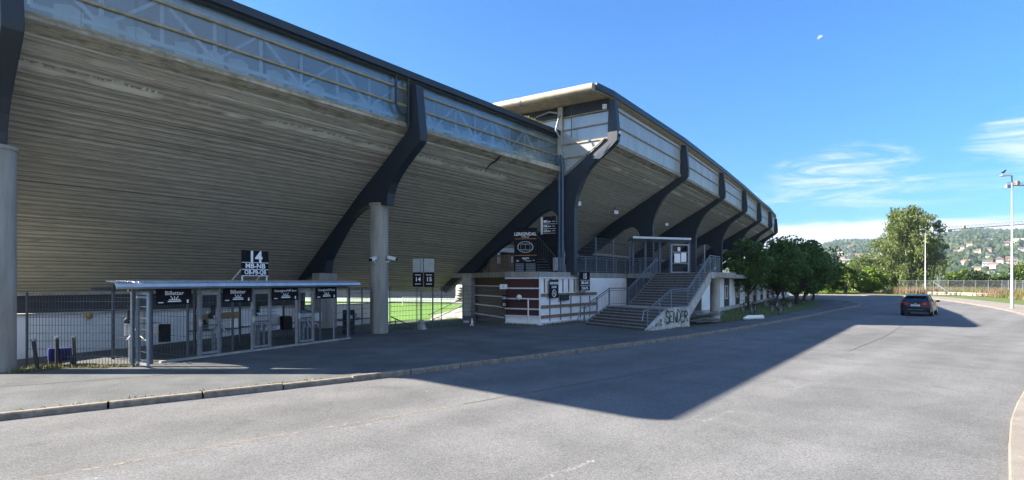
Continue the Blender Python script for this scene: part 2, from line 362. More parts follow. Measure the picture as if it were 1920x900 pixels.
def copy_tree(o, parent=None):
    c = o.copy(); COL.objects.link(c); c.parent = parent
    for ch in list(o.children): copy_tree(ch, c)
    return c
def U(px, py, Y): return V(((px-CX)/FPX*Y, Y, EYE+(HY-py)/FPX*Y))
def G(px, py, z=0.0):
    Y = (EYE-z)*FPX/(py-HY); return V(((px-CX)/FPX*Y, Y, z))
def text(name, s, size, p, right, up, m, parent, align='CENTER', bold=.0, ext=.004, xs=1.0):
    """flat lettering whose centre sits at p, running along right"""
    cu = bpy.data.curves.new(name, 'FONT'); cu.body = s; cu.size = size; cu.align_x = align; cu.align_y = 'CENTER'; cu.extrude = ext; cu.offset = bold*size; cu.resolution_u = 2
    ob = bpy.data.objects.new(name, cu); COL.objects.link(ob)
    dg = bpy.context.evaluated_depsgraph_get(); me = bpy.data.meshes.new_from_object(ob.evaluated_get(dg)); bpy.data.objects.remove(ob)
    r_, u_ = V(right).normalized()*xs, V(up).normalized(); n_ = r_.cross(u_).normalized(); org = wloc(parent) if parent else V((0,0,0))
    for v in me.vertices: v.co = V(p)+r_*v.co.x+u_*v.co.y+n_*v.co.z-org
    me.materials.clear(); me.materials.append(m); me.name = name
    o = bpy.data.objects.new(name, me); COL.objects.link(o)
    if parent: o.parent = parent
    return o
def smooth_poly(pts, n=6):
    out_ = []; P = [V((*p[:2], 0)) for p in pts]
    for i in range(len(P)-1):
        a, b, c, d = P[max(i-1,0)], P[i], P[i+1], P[min(i+2, len(P)-1)]
        for k in range(n):
            t = k/n; out_.append(.5*((2*b)+(c-a)*t+(2*a-5*b+4*c-d)*t*t+(3*b-a-3*c+d)*t*t*t))
    out_.append(P[-1]); return out_
def offset(pl, d):
    res = []
    for i, p in enumerate(pl):
        t = (pl[min(i+1, len(pl)-1)]-pl[max(i-1, 0)]).normalized(); res.append(p+V((-t.y, t.x, 0))*d)
    return res
def strip(mb, a, b, za, zb, mi=0):
    n = len(a); vs = [(p.x, p.y, za) for p in a]+[(p.x, p.y, zb) for p in b]
    mb.add(vs, [(i, i+1, n+i+1, n+i) for i in range(n-1)], mi)
def resample(pl, step):
    out_ = [pl[0]]; acc = 0
    for i in range(len(pl)-1):
        a, b = pl[i], pl[i+1]; d = (b-a).length; pos = step-acc
        while pos <= d: out_.append(a.lerp(b, pos/d)); pos += step
        acc = (acc+d) % step
    return out_

# ------------------------------------------------------------------ ground
ROADZ = -.11
KL = smooth_poly([(-30,-6),(-20,1.5),(-14.2,5.9),(-9.2,9.6),(-4.4,13.0),(-1.67,15.2),(8.1,23.8),(19,35.3),(26.2,43.6),(32.7,51.0),(36.6,56.0),(39.4,61.5),(41.2,67.5),(40.5,73.5),(36.0,79.0),(28,85),(10,97)], 6)
KR = smooth_poly([(-16,-14),(-4,-4),(1.4,1.8),(5.6,6.02),(9.3,9.9),(16.5,16.6),(24.0,24.2),(31.0,31.2),(38.5,40.5),(45.5,51),(53,64),(60.5,78.5),(63,86),(60,92),(50,98),(30,108)], 6)
mb = MB(); 
mb.sheet([(-60,-30),(80,-30),(80,130),(-8,130),(-8,100)], ROADZ)
rd = MB(); poly = [(p.x,p.y) for p in KL]+[(10,112),(30,109)]+[(p.x,p.y) for p in reversed(KR)]
import itertools
bm = bmesh.new(); vs = [bm.verts.new((x,y,ROADZ)) for x,y in poly]; es = [bm.edges.new((vs[i], vs[(i+1)%len(vs)])) for i in range(len(vs))]
bmesh.ops.triangle_fill(bm, edges=es, use_beauty=True); me = bpy.data.meshes.new('road'); bm.to_mesh(me); bm.free()
for p in me.polygons:
    if p.normal.z < 0: p.flip()
me.materials.append(ASPH); ro = bpy.data.objects.new('road', me); COL.objects.link(ro); tag(ro, kind='structure')
# kerbs: granite stones with open joints
def kerb(pl, side, w_, name, m, step, top=.015, rs=random.Random(3)):
    k = MB(); pts = resample(pl, step)
    for a, b in zip(pts[:-1], pts[1:]):
        t = (b-a).normalized(); nrm = V((-t.y, t.x, 0))*side; L_ = (b-a).length; a2 = a+t*.02; b2 = b-t*.02
        j = rs.uniform(-.012, .012); c = .025; ww = w_+rs.uniform(-.01,.01)
        prof = [(0, ROADZ-.05), (0, top-c+j), (c, top+j), (ww-c, top+j), (ww, top-c+j), (ww, ROADZ-.05)]
        n = len(prof); vs_ = [(*(p+nrm*x).xy, z) for p in (a2, b2) for x, z in prof]
        k.add(vs_, [tuple(range(n)), tuple(range(n, 2*n))[::-1]]+[(i, i+n, (i+1)%n+n, (i+1)%n) for i in range(n)])
    return tag(k.build(name, m), kind='structure')
kerb(KL, 1, .17, 'kerb_granite', GRANITE, 1.62)
kerb(KR, -1, .35, 'kerb_far', PAVE, 2.0, rs=random.Random(5))
# left sidewalk / forecourt sheet at z=0, edge follows fence line and building
S_in = [V((*p,0)) for p in [(-40,6),(-22,14),(-15.4,16.2),(-13.9,19.0),(-12.6,22.5),(-11.3,27.6),(-9.2,27.6),(-6.7,25.6),(-4.0,27.6),(-2.6,28.7),(.0,30.4),(1.5,29.1),(8.0,37.3),(12,35),(15.9,41.4),(33.5,68.6),(38,76),(34,80.5),(24,87),(8,98)]]
KL2 = offset(KL, .165)
poly = [(p.x,p.y) for p in KL2]+[(p.x,p.y) for p in reversed(S_in)]
def filled(name, poly, z, m, kind='structure'):
    bm = bmesh.new(); vs = [bm.verts.new((x,y,z)) for x,y in poly]; es = [bm.edges.new((vs[i], vs[(i+1)%len(vs)])) for i in range(len(vs))]
    bmesh.ops.triangle_fill(bm, edges=es, use_beauty=True); me = bpy.data.meshes.new(name); bm.to_mesh(me); bm.free()
    for p in me.polygons:
        if p.normal.z < 0: p.flip()
    me.materials.append(m); o = bpy.data.objects.new(name, me); COL.objects.link(o)
    if kind: tag(o, kind=kind)
    return o
filled('sidewalk', poly, 0, ASPH2)
KR2 = offset(KR, -.34); KR3 = offset(KR, -3.6)
mb = MB(); strip(mb, KR2, KR3, 0, 0); tag(mb.build('sidewalk_far', PAVE), kind='structure')
# terrain
def inside(x, y):   # distance inside the stadium behind the facade line
    return (x+4.4)*-.78+(y-23.3)*.625
def sm(a, b, x):
    t = max(0, min(1, (x-a)/(b-a))); return t*t*(3-2*t)
def ridge(x, y):
    a = x/max(y, 1)
    return 1+.05*math.sin(a*9+1)+.03*math.sin(a*23)+.02*math.sin(a*51+2)
def terrain_z(x, y):
    r = math.hypot(x, y); z = -.16
    din = inside(x, y)
    z -= 4.6*sm(9, 22, din)*(1-sm(150, 200, r))
    a = x/max(y, 1)
    z -= 30*sm(118, 420, r)
    # the town and the wooded ridge
    top = (EYE+30)+(.072+.010*sm(.62,.98,a)-.022*(1-sm(.4,.66,a)))*2450
    z += top*(.55*sm(500, 1900, r)+.45*sm(1500, 3300, r))*ridge(x, y)
    z -= 1.2*sm(.80, 1.0, a)*sm(90, 140, y)
    return z
mb = MB(); NR, NA = 70, 90; rr = [3*(3800/3)**(i/(NR-1)) for i in range(NR)]
vs = [(0,0,-.16)]
for r_ in rr:
    for k in range(NA):
        an = 2*math.pi*k/NA; x, y = r_*math.sin(an), r_*math.cos(an); vs.append((x, y, terrain_z(x, y) if y > -100 else -.16-30*sm(118,420,r_)))
fs = [(0, 1+(k+1)%NA, 1+k) for k in range(NA)]
for i in range(NR-1):
    for k in range(NA): fs.append((1+i*NA+k, 1+i*NA+(k+1)%NA, 1+(i+1)*NA+(k+1)%NA, 1+(i+1)*NA+k))
mb.add(vs, fs, 0, True)
TERR = mat('terrain_green', (.055,.085,.025), (.035,.055,.016), .03, .95, detail=8)
t_o = tag(mb.build('terrain', TERR), kind='structure')
# road markings (worn)
def worn(name, c, thr):
    m = bpy.data.materials.new(name); m.use_nodes = True; t = m.node_tree; b = t.nodes['Principled BSDF']; b.inputs['Base Color'].default_value = (*c, 1); b.inputs['Roughness'].default_value = .9
    co = t.nodes.new('ShaderNodeTexCoord'); nz = t.nodes.new('ShaderNodeTexNoise'); nz.inputs['Scale'].default_value = 14; nz.inputs['Detail'].default_value = 6; nz.inputs['Roughness'].default_value = .8
    t.links.new(co.outputs['Object'], nz.inputs['Vector'])
    r = t.nodes.new('ShaderNodeMapRange'); t.links.new(nz.outputs[0], r.inputs[0]); r.inputs[1].default_value = thr; r.inputs[2].default_value = thr+.12; r.inputs[4].default_value = .8
    t.links.new(r.outputs[0], b.inputs['Alpha']); return m
WORNW = worn('worn_white_paint', (.36,.355,.34), .49); WORNY = worn('worn_yellow_paint', (.30,.255,.19), .48)
mk = MB()
def dash(a, b, w_):
    a, b = V((*a,0)), V((*b,0)); t = (b-a).normalized(); n = V((-t.y,t.x,0))*w_/2
    mk.sheet([a-n, b-n, b+n, a+n], ROADZ+.004)
dd = V((.739,.674,0))
for base, n0, n1, L_ in (((.76,7.1), -3, 12, 1.1), ((.48,12.06), -2, 12, 1.0)):
    for k in range(n0, n1):
        p = V((*base,0))+dd*4.15*k; dash((p-dd*L_/2).xy, (p+dd*L_/2).xy, .10)
tag(mk.build('road_marking', WORNW), kind='structure')
mk = MB(); yl = smooth_poly([(-11,3.2),(-6.3,6.6),(-4.25,8.3),(-1.17,10.7),(1.5,13.0),(4,15.2)], 6); strip(mk, offset(yl,.05), offset(yl,-.05), ROADZ+.004, ROADZ+.004)
tag(mk.build('road_marking_yellow', WORNY), kind='structure')
mk = MB(); TAR = mat('tar_seam', (.035,.035,.036), None, 9, .8)
for pts in ([(-1,10.9),(3,14.1),(8,18.6),(14,24.6),(20,31)], [(12,19),(18,25.4),(26,35),(31,42)], [(-20,6.5),(-13,11.2),(-8,14.2),(-2,18.6),(3,22)]):
    z = ROADZ+.004 if pts[0][0] > -15 else .004
    pl = [p+V((rnd.uniform(-.03,.03), rnd.uniform(-.03,.03), 0)) for p in smooth_poly(pts, 10)]
    strip(mk, offset(pl,.014), offset(pl,-.014), z, z)
tag(mk.build('asphalt_seam', TAR), kind='structure')
# grass verge in front of the building
filled('grass_verge', [(9.3,28.6),(11.5,30.3),(15.5,34.0),(20.5,39.8),(26,46.6),(31.5,54),(35,60.5),(37.2,66.5),(37.2,72),(35.5,73),(33.6,68.5),(16.0,41.3),(12.2,35.4),(9.6,31.8)], .03, GRASS)
bl = MB(); rg = random.Random(11)
for i in range(9000):
    t = rg.random(); a = V((10.5,30.2,0)).lerp(V((37,70,0)), t); p = a+V((.84,-.54,0))*rg.uniform(-4.2, 2.6)
    k = (p.x-15.9)-.647*(p.y-41.4)
    if k < .1: continue
    # stay on the verge
    lim = 1.2+3.2*math.sin(math.pi*min(1,max(0,t)))
    if k/1.19 > lim+1.4: continue
    h = rg.uniform(.05,.14); an = rg.uniform(0,6.28); d = V((math.cos(an), math.sin(an),0))*.02; l = V((rg.uniform(-.04,.04), rg.uniform(-.04,.04),0)); p.z = .03
    bl.add([p-d, p+d, p+l+V((0,0,h))], [(0,1,2)])
tag(bl.build('verge_grass_blades', WEED, recalc=False), 'short uneven grass growing along the white panelled building', 'grass', kind='stuff')

# ------------------------------------------------------------------ pitch seen through the gap
PZ = -4.5
filled('pitch', [(-5,60),(30,75),(20,175),(-75,190),(-75,70)], PZ, PITCH)
g = thing('goal', 'small white football goal at the far end of the lit pitch', 'goal', U(772, 573, 150))
mb = MB(); a, b = U(755, 574, 149), U(790, 574, 152)
for p in (a, b): mb.tube([p, p+V((0,0,2.5))], .09, 6)
mb.tube([a+V((0,0,2.5)), b+V((0,0,2.5))], .09, 6); mb.build('goal_frame', WHITESTEEL, g)
mb = MB()
for i in range(9):
    p = a.lerp(b, i/8); mb.bar(p+V((0,2,0)), p+V((0,.8,2.4)), .02, .02)
for i in range(5): q = V((0,2-.3*i,.6*i)); mb.bar(a+q, b+q, .02, .02)
mb.build('net', WIRE, g)
es = thing('end_stand', 'dark distant end stand with white terrace beyond the pitch', 'stand', (-30,165,PZ))
mb = MB(); mb.hexa([(-70,172,PZ),(12,160,PZ),(16,176,PZ),(-66,188,PZ),(-70,172,PZ+9),(12,160,PZ+9),(16,176,PZ+14),(-66,188,PZ+14)]); mb.build('wall', mat('stand_navy', (.02,.03,.06), None, 1, .6), es)
mb = MB()
for i in range(5): mb.bar((-69,171.4-.2*i,PZ+1.0+i*.01), (11,159.6,PZ+1.0), .3, 1.2) if i == 0 else None
mb.bar((-14,163.2,PZ+1.6), (-4,161.7,PZ+1.6), .4, .9)
mb.build('advert_board', WHITE, es)
mb = MB()
for i in range(8): mb.hexa([(-17+i*.2,154-.0,PZ+.8*i*.9),(-7-i*.1,152.4,PZ+.8*i*.9),(-7,160,PZ+.8*i*.9),(-17,161.5,PZ+.8*i*.9),(-17+i*.2,154+i*.8,PZ+.8*(i+1)*.9),(-7-i*.1,152.4+i*.8,PZ+.8*(i+1)*.9),(-7,160,PZ+.8*(i+1)*.9),(-17,161.5,PZ+.8*(i+1)*.9)]) 
mb.build('terrace', CONCL, es)
# vomitory ramp and its side wall
vr = thing('entrance_ramp', 'pale concrete ramp with grey side wall leading down to the pitch', 'ramp', (-4,32,-1))
mb = MB(); q = [U(796,619,29.5), U(852,617,30), U(822,588,47), U(806,598,41)]; mb.prism(q, (0,0,-.2)); mb.build('ramp_surface', CONCL, vr)
mb = MB(); q = [U(852,617,31), U(878,612,34.5), U(878,573,37.5), U(812,592,43)]; mb.prism(q, (.14,.1,0)); mb.build('side_wall', CONC, vr)
mb = MB()
for dz in (0, .5): mb.tube([U(803,603,40)+V((0,0,dz)), U(876,569,37.2)+V((0,0,dz))], .04, 6)
mb.build('handrail', WIRE, vr)
mb = MB(); mb.tube([U(733,594,27), U(785,617,27.5)], .035, 6); mb.tube([U(742,597,27), U(742,622,27)], .03, 6); mb.build('near_handrail', WIRE, vr)

# ------------------------------------------------------------------ low stand (left, ribs 1 and 2)
FD = V((.625,.781,0)); INW = V((-.78,.625,0)); P2 = V((-4.4,23.3,0))
FL = lambda s, t=0, z=0: P2+FD*s+INW*t+V((0,0,z))
S1, SE = -12.95, 11.55
ZG, ZT, ZB = 9.12, 11.05, 1.85
low = thing('low_stand', 'low concrete grandstand with dark curved ribs and blue glazed parapet', 'grandstand', FL(0,2.2))
TS = 9.9
def on_plane(px, py, P, d):
    """where the sight line of a photo point meets the vertical plane of a rib: metres inward, height"""
    k = (px-CX)/FPX; n = V((-d.y, d.x, 0)); Y = P.dot(n)/(V((k,1,0)).dot(n)); q = V((k*Y, Y, 0)); return ((q-P).dot(d), EYE+(HY-py)/FPX*Y)
def soffit(parent, secs, zt, zb, run, n, uvo=0):
    ends = [(s_[2] if len(s_) > 2 else run, s_[3] if len(s_) > 3 else zb) for s_ in secs]; zts = [s_[4] if len(s_) > 4 else zt for s_ in secs]; secs = [s_[:2] for s_ in secs]
    """lapped strips of ribbed concrete between successive (point, inward) pairs"""
    me = bpy.data.meshes.new('soffit'); vs = []; fs = []; uvs = []
    L_ = math.hypot(run, zt-zb); dist = [0]
    for i in range(len(secs)-1): dist.append(dist[-1]+(secs[i+1][0]-secs[i][0]).length)
    down = .03
    cuts = [0, .55/L_, .95/L_] + [(.95/L_)+(1-.95/L_)*(j+1)/n for j in range(n)]
    for j in range(len(cuts)-1):
        f0, f1 = cuts[j], cuts[j+1]
        off = -down if j >= 2 else (.05 if j == 0 else .02)
        for i in range(len(secs)-1):
            q = []
            for (ii, f, o_) in ((i, f0, 0), (i+1, f0, 0), (i+1, f1, off), (i, f1, off)):
                P, d = secs[ii]; rn, ze = ends[ii]; p = P+d*rn*f+V((0,0,zts[ii]+(ze-zts[ii])*f-(.06 if f == 0 else 0)+o_)); q.append(p); uvs.append((dist[ii]+uvo, f*L_))
            b0 = len(vs); vs += [tuple(x) for x in q]; fs.append((b0, b0+1, b0+2, b0+3))
            # little riser so that each lap closes
            if j < len(cuts)-2:
                q2 = []
                for (ii, o_) in ((i, off), (i+1, off), (i+1, 0), (i, 0)):
                    P, d = secs[ii]; rn, ze = ends[ii]; q2.append(P+d*rn*f1+V((0,0,zts[ii]+(ze-zts[ii])*f1+o_))); uvs.append((dist[ii]+uvo, f1*L_))
                b0 = len(vs); vs += [tuple(x) for x in q2]; fs.append((b0, b0+1, b0+2, b0+3))
    # upper closing skin (seat steps side)
    for i in range(len(secs)-1):
        q = []
        for ii, f in ((i,0),(i+1,0),(i+1,1),(i,1)):
            P, d = secs[ii]; rn, ze = ends[ii]; q.append(P+d*(rn*f+.0)+V((0,0,zts[ii]+(ze-zts[ii])*f+.10+.2*f))); uvs.append((dist[ii], 5))
        b0 = len(vs); vs += [tuple(x) for x in q]; fs.append((b0, b0+3, b0+2, b0+1))
        q = []
        for ii, z in ((i,zts[i]-.06),(i+1,zts[i+1]-.06),(i+1,zt+.10),(i,zt+.10)):
            P, d = secs[ii]; q.append(P+V((0,0,z))); uvs.append((dist[ii], .1))
        b0 = len(vs); vs += [tuple(x) for x in q]; fs.append((b0, b0+1, b0+2, b0+3))
    org = wloc(parent); me.from_pydata([tuple(V(x)-org) for x in vs], [], fs); me.materials.append(SOFFIT)
    ul = me.uv_layers.new(name='UVMap'); li = 0
    for p in me.polygons:
        for k, l in enumerate(p.loop_indices): ul.data[l].uv = uvs[p.vertices[k]]
    o = bpy.data.objects.new('soffit', me); COL.objects.link(o); o.parent = parent; return o
soffit(low, [(FL(S1), INW), (FL(-6), INW), (FL(0), INW)], ZG, ZB, TS, 52)
IN3_ = V((-.83,.56,0)).normalized()
soffit(low, [(FL(0), INW), (FL(6), ((INW+IN3_)/2).normalized()), (V((3.10,31.98,0)), IN3_, 9.95, 1.66, 8.98)], ZG, ZB, TS, 52, 13)
# bottom rim beam of the raker and dark wall added to fill the dim gap below the first bay
mb = MB(); mb.bar(FL(S1-.3,TS,ZB+.16), FL(0,TS,ZB+.16), .3, .34); mb.bar(FL(.01,TS,ZB+.16), FL(SE)+IN3_*TS+V((0,0,ZB+.16)), .3, .34); mb.build('rim_beam', CONC, low)
mb = MB(); mb.bar(FL(S1-8,TS+.2,-1.0), FL(.8,TS+.2,-1.0), .2, 5.9); mb.build('inner_dark_backing', DARKWALL, low)
# glazing
def glaze(parent, A, B, inw, z0, z1, m, seam=1.22, name='glazing', rails=(0,.42,.80), railm=TAN, outw=.06):
    d = (B-A); L_ = d.length; d = d/L_; mb = MB(); n = max(1, round(L_/seam)); nn = V((-inw.x, -inw.y, 0))
    for i in range(n):
        a, b = A+d*(L_*i/n+.006), A+d*(L_*(i+1)/n-.006)
        mb.prism([a+V((0,0,z0)), b+V((0,0,z0)), b+V((0,0,z1)), a+V((0,0,z1))], inw*.03)
    mb.build(name, m, parent)
    for f in rails:
        r = MB(); z = z0+(z1-z0)*f; r.bar(A+nn*outw/2+V((0,0,z)), B+nn*outw/2+V((0,0,z)), outw+.03, .075); r.build('rail', railm, parent)
glaze(low, FL(S1+.24,.06), FL(-.22,.06), INW, ZG+.08, ZT, POLY)
glaze(low, FL(.24,.06), FL(SE,.06), INW, ZG+.08, ZT, POLY)
# white truss behind the glazing
mb = MB(); 
for s0, s1, n in ((S1+.5, -.4, 4), (.4, SE-.1, 4)):
    st = (s1-s0)/n; zt, zb = ZT-.1, ZG+.45
    mb.bar(FL(s0,.4,zt), FL(s1,.4,zt), .1, .1); mb.bar(FL(s0,.4,zb), FL(s1,.4,zb), .1, .1)
    for i in range(n):
        m_ = s0+st*(i+.5); a = s0+st*i; b = s0+st*(i+1)
        for s_ in (a, m_): mb.bar(FL(s_,.4,zb), FL(s_,.4,zt), .08, .08)
        mb.bar(FL(m_,.4,zb), FL(a,.4,zt), .085, .085); mb.bar(FL(m_,.4,zb), FL(b,.4,zt), .085, .085)
mb.build('truss', mat('white_truss', (.85,.86,.86), (.8,.8,.8), 4, .6), low)
# white sheets stand in for daylight from openings far inside
for s0, s1, n in ((S1+.5, -.4, 4), (.4, SE-.1, 4)):
    st = (s1-s0)/n
    for i in range(n):
        mb = MB()
        for j in range(3):
            c = s0+st*(i+.32+.28*j); mb.prism([FL(c-.33,1.25,ZG+.35), FL(c+.33,1.25,ZG+.35), FL(c+.33,1.25,ZG+1.0), FL(c+.05,1.25,ZG+1.12), FL(c-.33,1.25,ZG+1.02)], INW*.02)
        mb.build('daylight_sheet', WHITE, low)
# roof
mb = MB(); s0 = -17.3
mb.hexa([FL(s0,-.12,ZT+.02), FL(SE+.15,-.12,ZT+.02), FL(SE+.15,11,ZT+.1), FL(s0,11,ZT+.1), FL(s0,-.12,ZT+.38), FL(SE+.15,-.12,ZT+.38), FL(SE+.15,11,ZT+.46), FL(s0,11,ZT+.46)]); mb.build('roof', mat('roof_dark', (.02,.026,.034), None, 1.5, .5), low)
mb = MB(); mb.bar(FL(s0,-.2,ZT+.24), FL(SE+.2,-.2,ZT+.24), .14, .27); mb.build('fascia', NAVY, low)
mb = MB()   # added dark backdrop that closes the view under the roof
mb.bar(FL(s0+4,4.2,ZT-.9), FL(SE,4.2,ZT-.9), .1, 1.9); mb.build('inner_backdrop', mat('inner_blue_grey', (.05,.075,.10), None, 2, .6), low)
RT = .21
def rib(parent, outline, P, d, m=NAVY, name='rib', fd=None, edge=.0):
    fd = fd or V((d.y, -d.x, 0)); mb = MB(); q = [P-fd*RT+d*t+V((0,0,z)) for t, z in outline]; mb.prism(q, fd*2*RT)
    o = mb.build(name, m, parent, bevel=.02); return o
R2 = [(767,158),(780,158),(788,252),(787,262),(781,272),(768,289),(753,309),(742,326),(733,343),(727,362),(725,384),(698,384),(690,385),(680,389),(668,397),(656,409),(645,425),(634,445),(622,468),(612,488),(609,512),(586,512),(578,522),(566,530),(548,533),(600,456),(643,400),(705,324),(763,247),(767,238)]
P2n = P2-FD*RT
out2 = [on_plane(x, y, P2n, INW) for x, y in R2]
rib(low, out2, P2, INW, fd=FD)
out1 = [(t, z-(.95 if 12 <= i_ <= 19 else 0)) for i_, (t, z) in enumerate(out2)]  # first rib's arch lowered to block a stray patch of sunlight
rib(low, out1, FL(S1), INW, fd=FD)
for s_, t_ in ((0, 2.25), (S1, 1.55)):
    mb = MB(); c = FL(s_, t_)
    mb.tube([c+V((0,0,-.4)), c+V((0,0,5.9))], .415, 28); mb.tube([c+V((0,0,5.88)), c+V((0,0,5.98))], .46, 28)
    mb.build('column', CONC, low)
# support under the rib's lower foot
mb = MB(); c = FL(0,6.75); mb.box(c+V((0,0,1.2)), (1.0,.7,3.2), R(51)); mb.build('foot_block', CONC, low)
# drip crack on the second bay + rain pipes
mb = MB(); mb.tube([FL(-.95,-.12,ZT+.1), FL(-.95,-.14,ZG+.75), FL(-.75,-.14,ZG+.45), FL(-.3,-.14,ZG+.3)], .055, 8); mb.tube([FL(-.28,-.14,ZT+.1), FL(-.28,-.14,ZG-.1)], .06, 8); mb.build('rain_pipe', NAVY, low)
mb = MB(); mb.tube([FL(6.15,.05,ZG-.1), FL(6.1,.3,ZG-.33), FL(5.95,.62,ZG-.52), FL(5.97,.95,ZG-.80)], [.04,.05,.035,.01], 6); mb.build('drip_crack', RUBBER, low)
# moss tuft growing on the roof end
mt_ = MB(); rg = random.Random(4)
for i in range(700):
    p = FL(SE-rg.uniform(1.2,4.2), rg.uniform(-.15,.5), ZT+.40); an = rg.uniform(0,6.28); h = rg.uniform(.06,.22)*math.sin(math.pi*((SE-1.2-(p-P2).dot(FD))/3)) ; d = V((math.cos(an),math.sin(an),0))*.03
    mt_.add([p-d, p+d, p+V((rg.uniform(-.1,.1),rg.uniform(-.1,.1),abs(h)))], [(0,1,2)])
tag(mt_.build('roof_grass', leafmat('moss', (.22,.25,.05), (.34,.34,.10)), recalc=False), 'yellow green grass tuft growing on the edge of the low roof', 'grass', kind='stuff')

# ------------------------------------------------------------------ tall stand (right, ribs 3..9)
TIPS = [V((5.6,30.4,0)), V((12.9,40.5,0)), V((19.8,50.8,0)), V((26.2,60.6,0)), V((32.4,70.4,0)), V((38.0,79.0,0)), V((43.1,87.6,0))]
IN3 = V((-.83,.56,0)).normalized()
INS = [IN3]+[V((-.85,.53,0)).normalized()]*1+[V((-.86,.51,0)).normalized()]*5
high = thing('tall_stand', 'tall concrete grandstand with seven dark arched ribs and milky glazing', 'grandstand', TIPS[0]+IN3*2.5)
HZG, HZT, HZB, HTS = 10.35, 12.85, 4.9, 9.3
R3 = [(1141,186),(1153,186),(1158,247),(1157,262),(1148,273),(1133,287),(1118,300),(1106,313),(1096,329),(1088,347),(1081,366),(1077,390),(1077,515),(1062,515),(1059,470),(1056,440),(1050,418),(1043,402),(1035,395),(1027,394),(1012,401),(995,416),(978,432),(958,450),(932,469),(912,484),(901,500),(893,509),(875,514),(856,528),(836,549),(822,543),(880,487),(958,418),(1017,360),(1063,327),(1139,256)]
FD3 = V((.56,.83,0)).normalized()
P3n = TIPS[0]-FD3*RT
out3 = [on_plane(x, y, P3n, IN3) for x, y in R3]
out3 = [(t, z+(.16 if i_ >= len(out3)-4 and 3.5 < t < 11 else 0)) for i_, (t, z) in enumerate(out3)]
for i, (P, d) in enumerate(zip(TIPS, INS)):
    fd = V((-d.y, d.x, 0))*-1
    if fd.y < 0: fd = -fd
    if i == 0: rib(high, out3, P, d, fd=FD3)
    else:
        rib(high, [(t, z) for t, z in out3], P, d, fd=fd)
secs = [(P, d) for P, d in zip(TIPS, INS)]
for i in range(6):
    a, b = secs[i], secs[i+1]
    soffit(high, [a, b], HZG, HZB, HTS, 46, 20+12*i)
    dd_ = (b[0]-a[0]).normalized()
    glaze(high, a[0]+dd_*.25+a[1]*.06, b[0]-dd_*.25+b[1]*.06, ((a[1]+b[1])/2).normalized(), HZG+.08, HZT-.25, POLYW, rails=(0,.46,.9))
    mb = MB(); mb.bar(a[0]+a[1]*HTS+V((0,0,HZB+.1)), b[0]+b[1]*HTS+V((0,0,HZB+.1)), .35, .42); mb.build('rim_beam', CONCL, high)
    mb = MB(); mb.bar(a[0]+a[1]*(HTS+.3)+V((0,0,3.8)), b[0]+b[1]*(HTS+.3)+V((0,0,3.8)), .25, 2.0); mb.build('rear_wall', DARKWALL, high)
    mb = MB(); mb.bar(a[0]+a[1]*2.5+V((0,0,HZT-.6)), b[0]+b[1]*2.5+V((0,0,HZT-.6)), .1, 2.6); mb.build('inner_backdrop', MATS['inner_blue_grey'], high)  # added backdrop sheet behind the glazing
# roof: side overhang in tan sheet, front fascia dark
e0 = V((4.54,29.1,0)); last = TIPS[-1]+(TIPS[-1]-TIPS[-2]).normalized()*1.5
edge = [e0]+[P-d*.15 for P, d in zip(TIPS[1:], INS[1:])]+[last]
edge.insert(1, TIPS[0]-INS[0]*.1)
ins_ = [IN3, IN3]+INS[1:]+[INS[-1]]
mb = MB(); n = len(edge)
for i in range(n-1):
    a, b, da, db = edge[i], edge[i+1], ins_[i], ins_[i+1]
    P = [a+V((0,0,HZT)), b+V((0,0,HZT)), b+db*13+V((0,0,HZT+.25)), a+da*13+V((0,0,HZT+.25))]
    mb.hexa([p for p in P]+[p+V((0,0,.32)) for p in P])
mb.build('roof', ROOFTAN, high)
mb = MB()
for i in range(n-1):
    a, b = edge[i]-ins_[i]*.06, edge[i+1]-ins_[i+1]*.06; mb.bar(a+V((0,0,HZT+.2)), b+V((0,0,HZT+.2)), .12, .34)
mb.build('fascia', NAVY, high)
mb = MB(); a = e0-FD3*.12+IN3*.05
mb.tube([a+V((0,0,HZT+.12)), a+IN3*13+V((0,0,HZT+.36))], .23, 16); mb.build('side_gutter', ROOFTAN, high, )
mb = MB(); mb.tube([a+IN3*4.6+V((0,0,HZT+.2)), a+IN3*4.75+V((0,0,HZT+.2))], .25, 16); mb.build('gutter_clamp', GALV, high)
mb = MB()   # roof ribs under the side overhang
for k in range(11): mb.bar(e0+FD3*(.12+.13*k)+IN3*.1+V((0,0,HZT-.02)), e0+FD3*(.12+.13*k)+IN3*12.8+V((0,0,HZT+.22)), .05, .05)
mb.build('roof_corrugation', ROOFTAN, high)
mb = MB(); mb.prism([TIPS[0]+IN3*.1+V((0,0,HZT-.75)), TIPS[0]+IN3*12.5+V((0,0,HZT-.6)), TIPS[0]+IN3*12.5+V((0,0,HZT+.2)), TIPS[0]+IN3*.1+V((0,0,HZT-.02))], FD3*.2); mb.build('eaves_shade_strip', NAVY, high)  # navy strip stands in for the dark recess under the roof
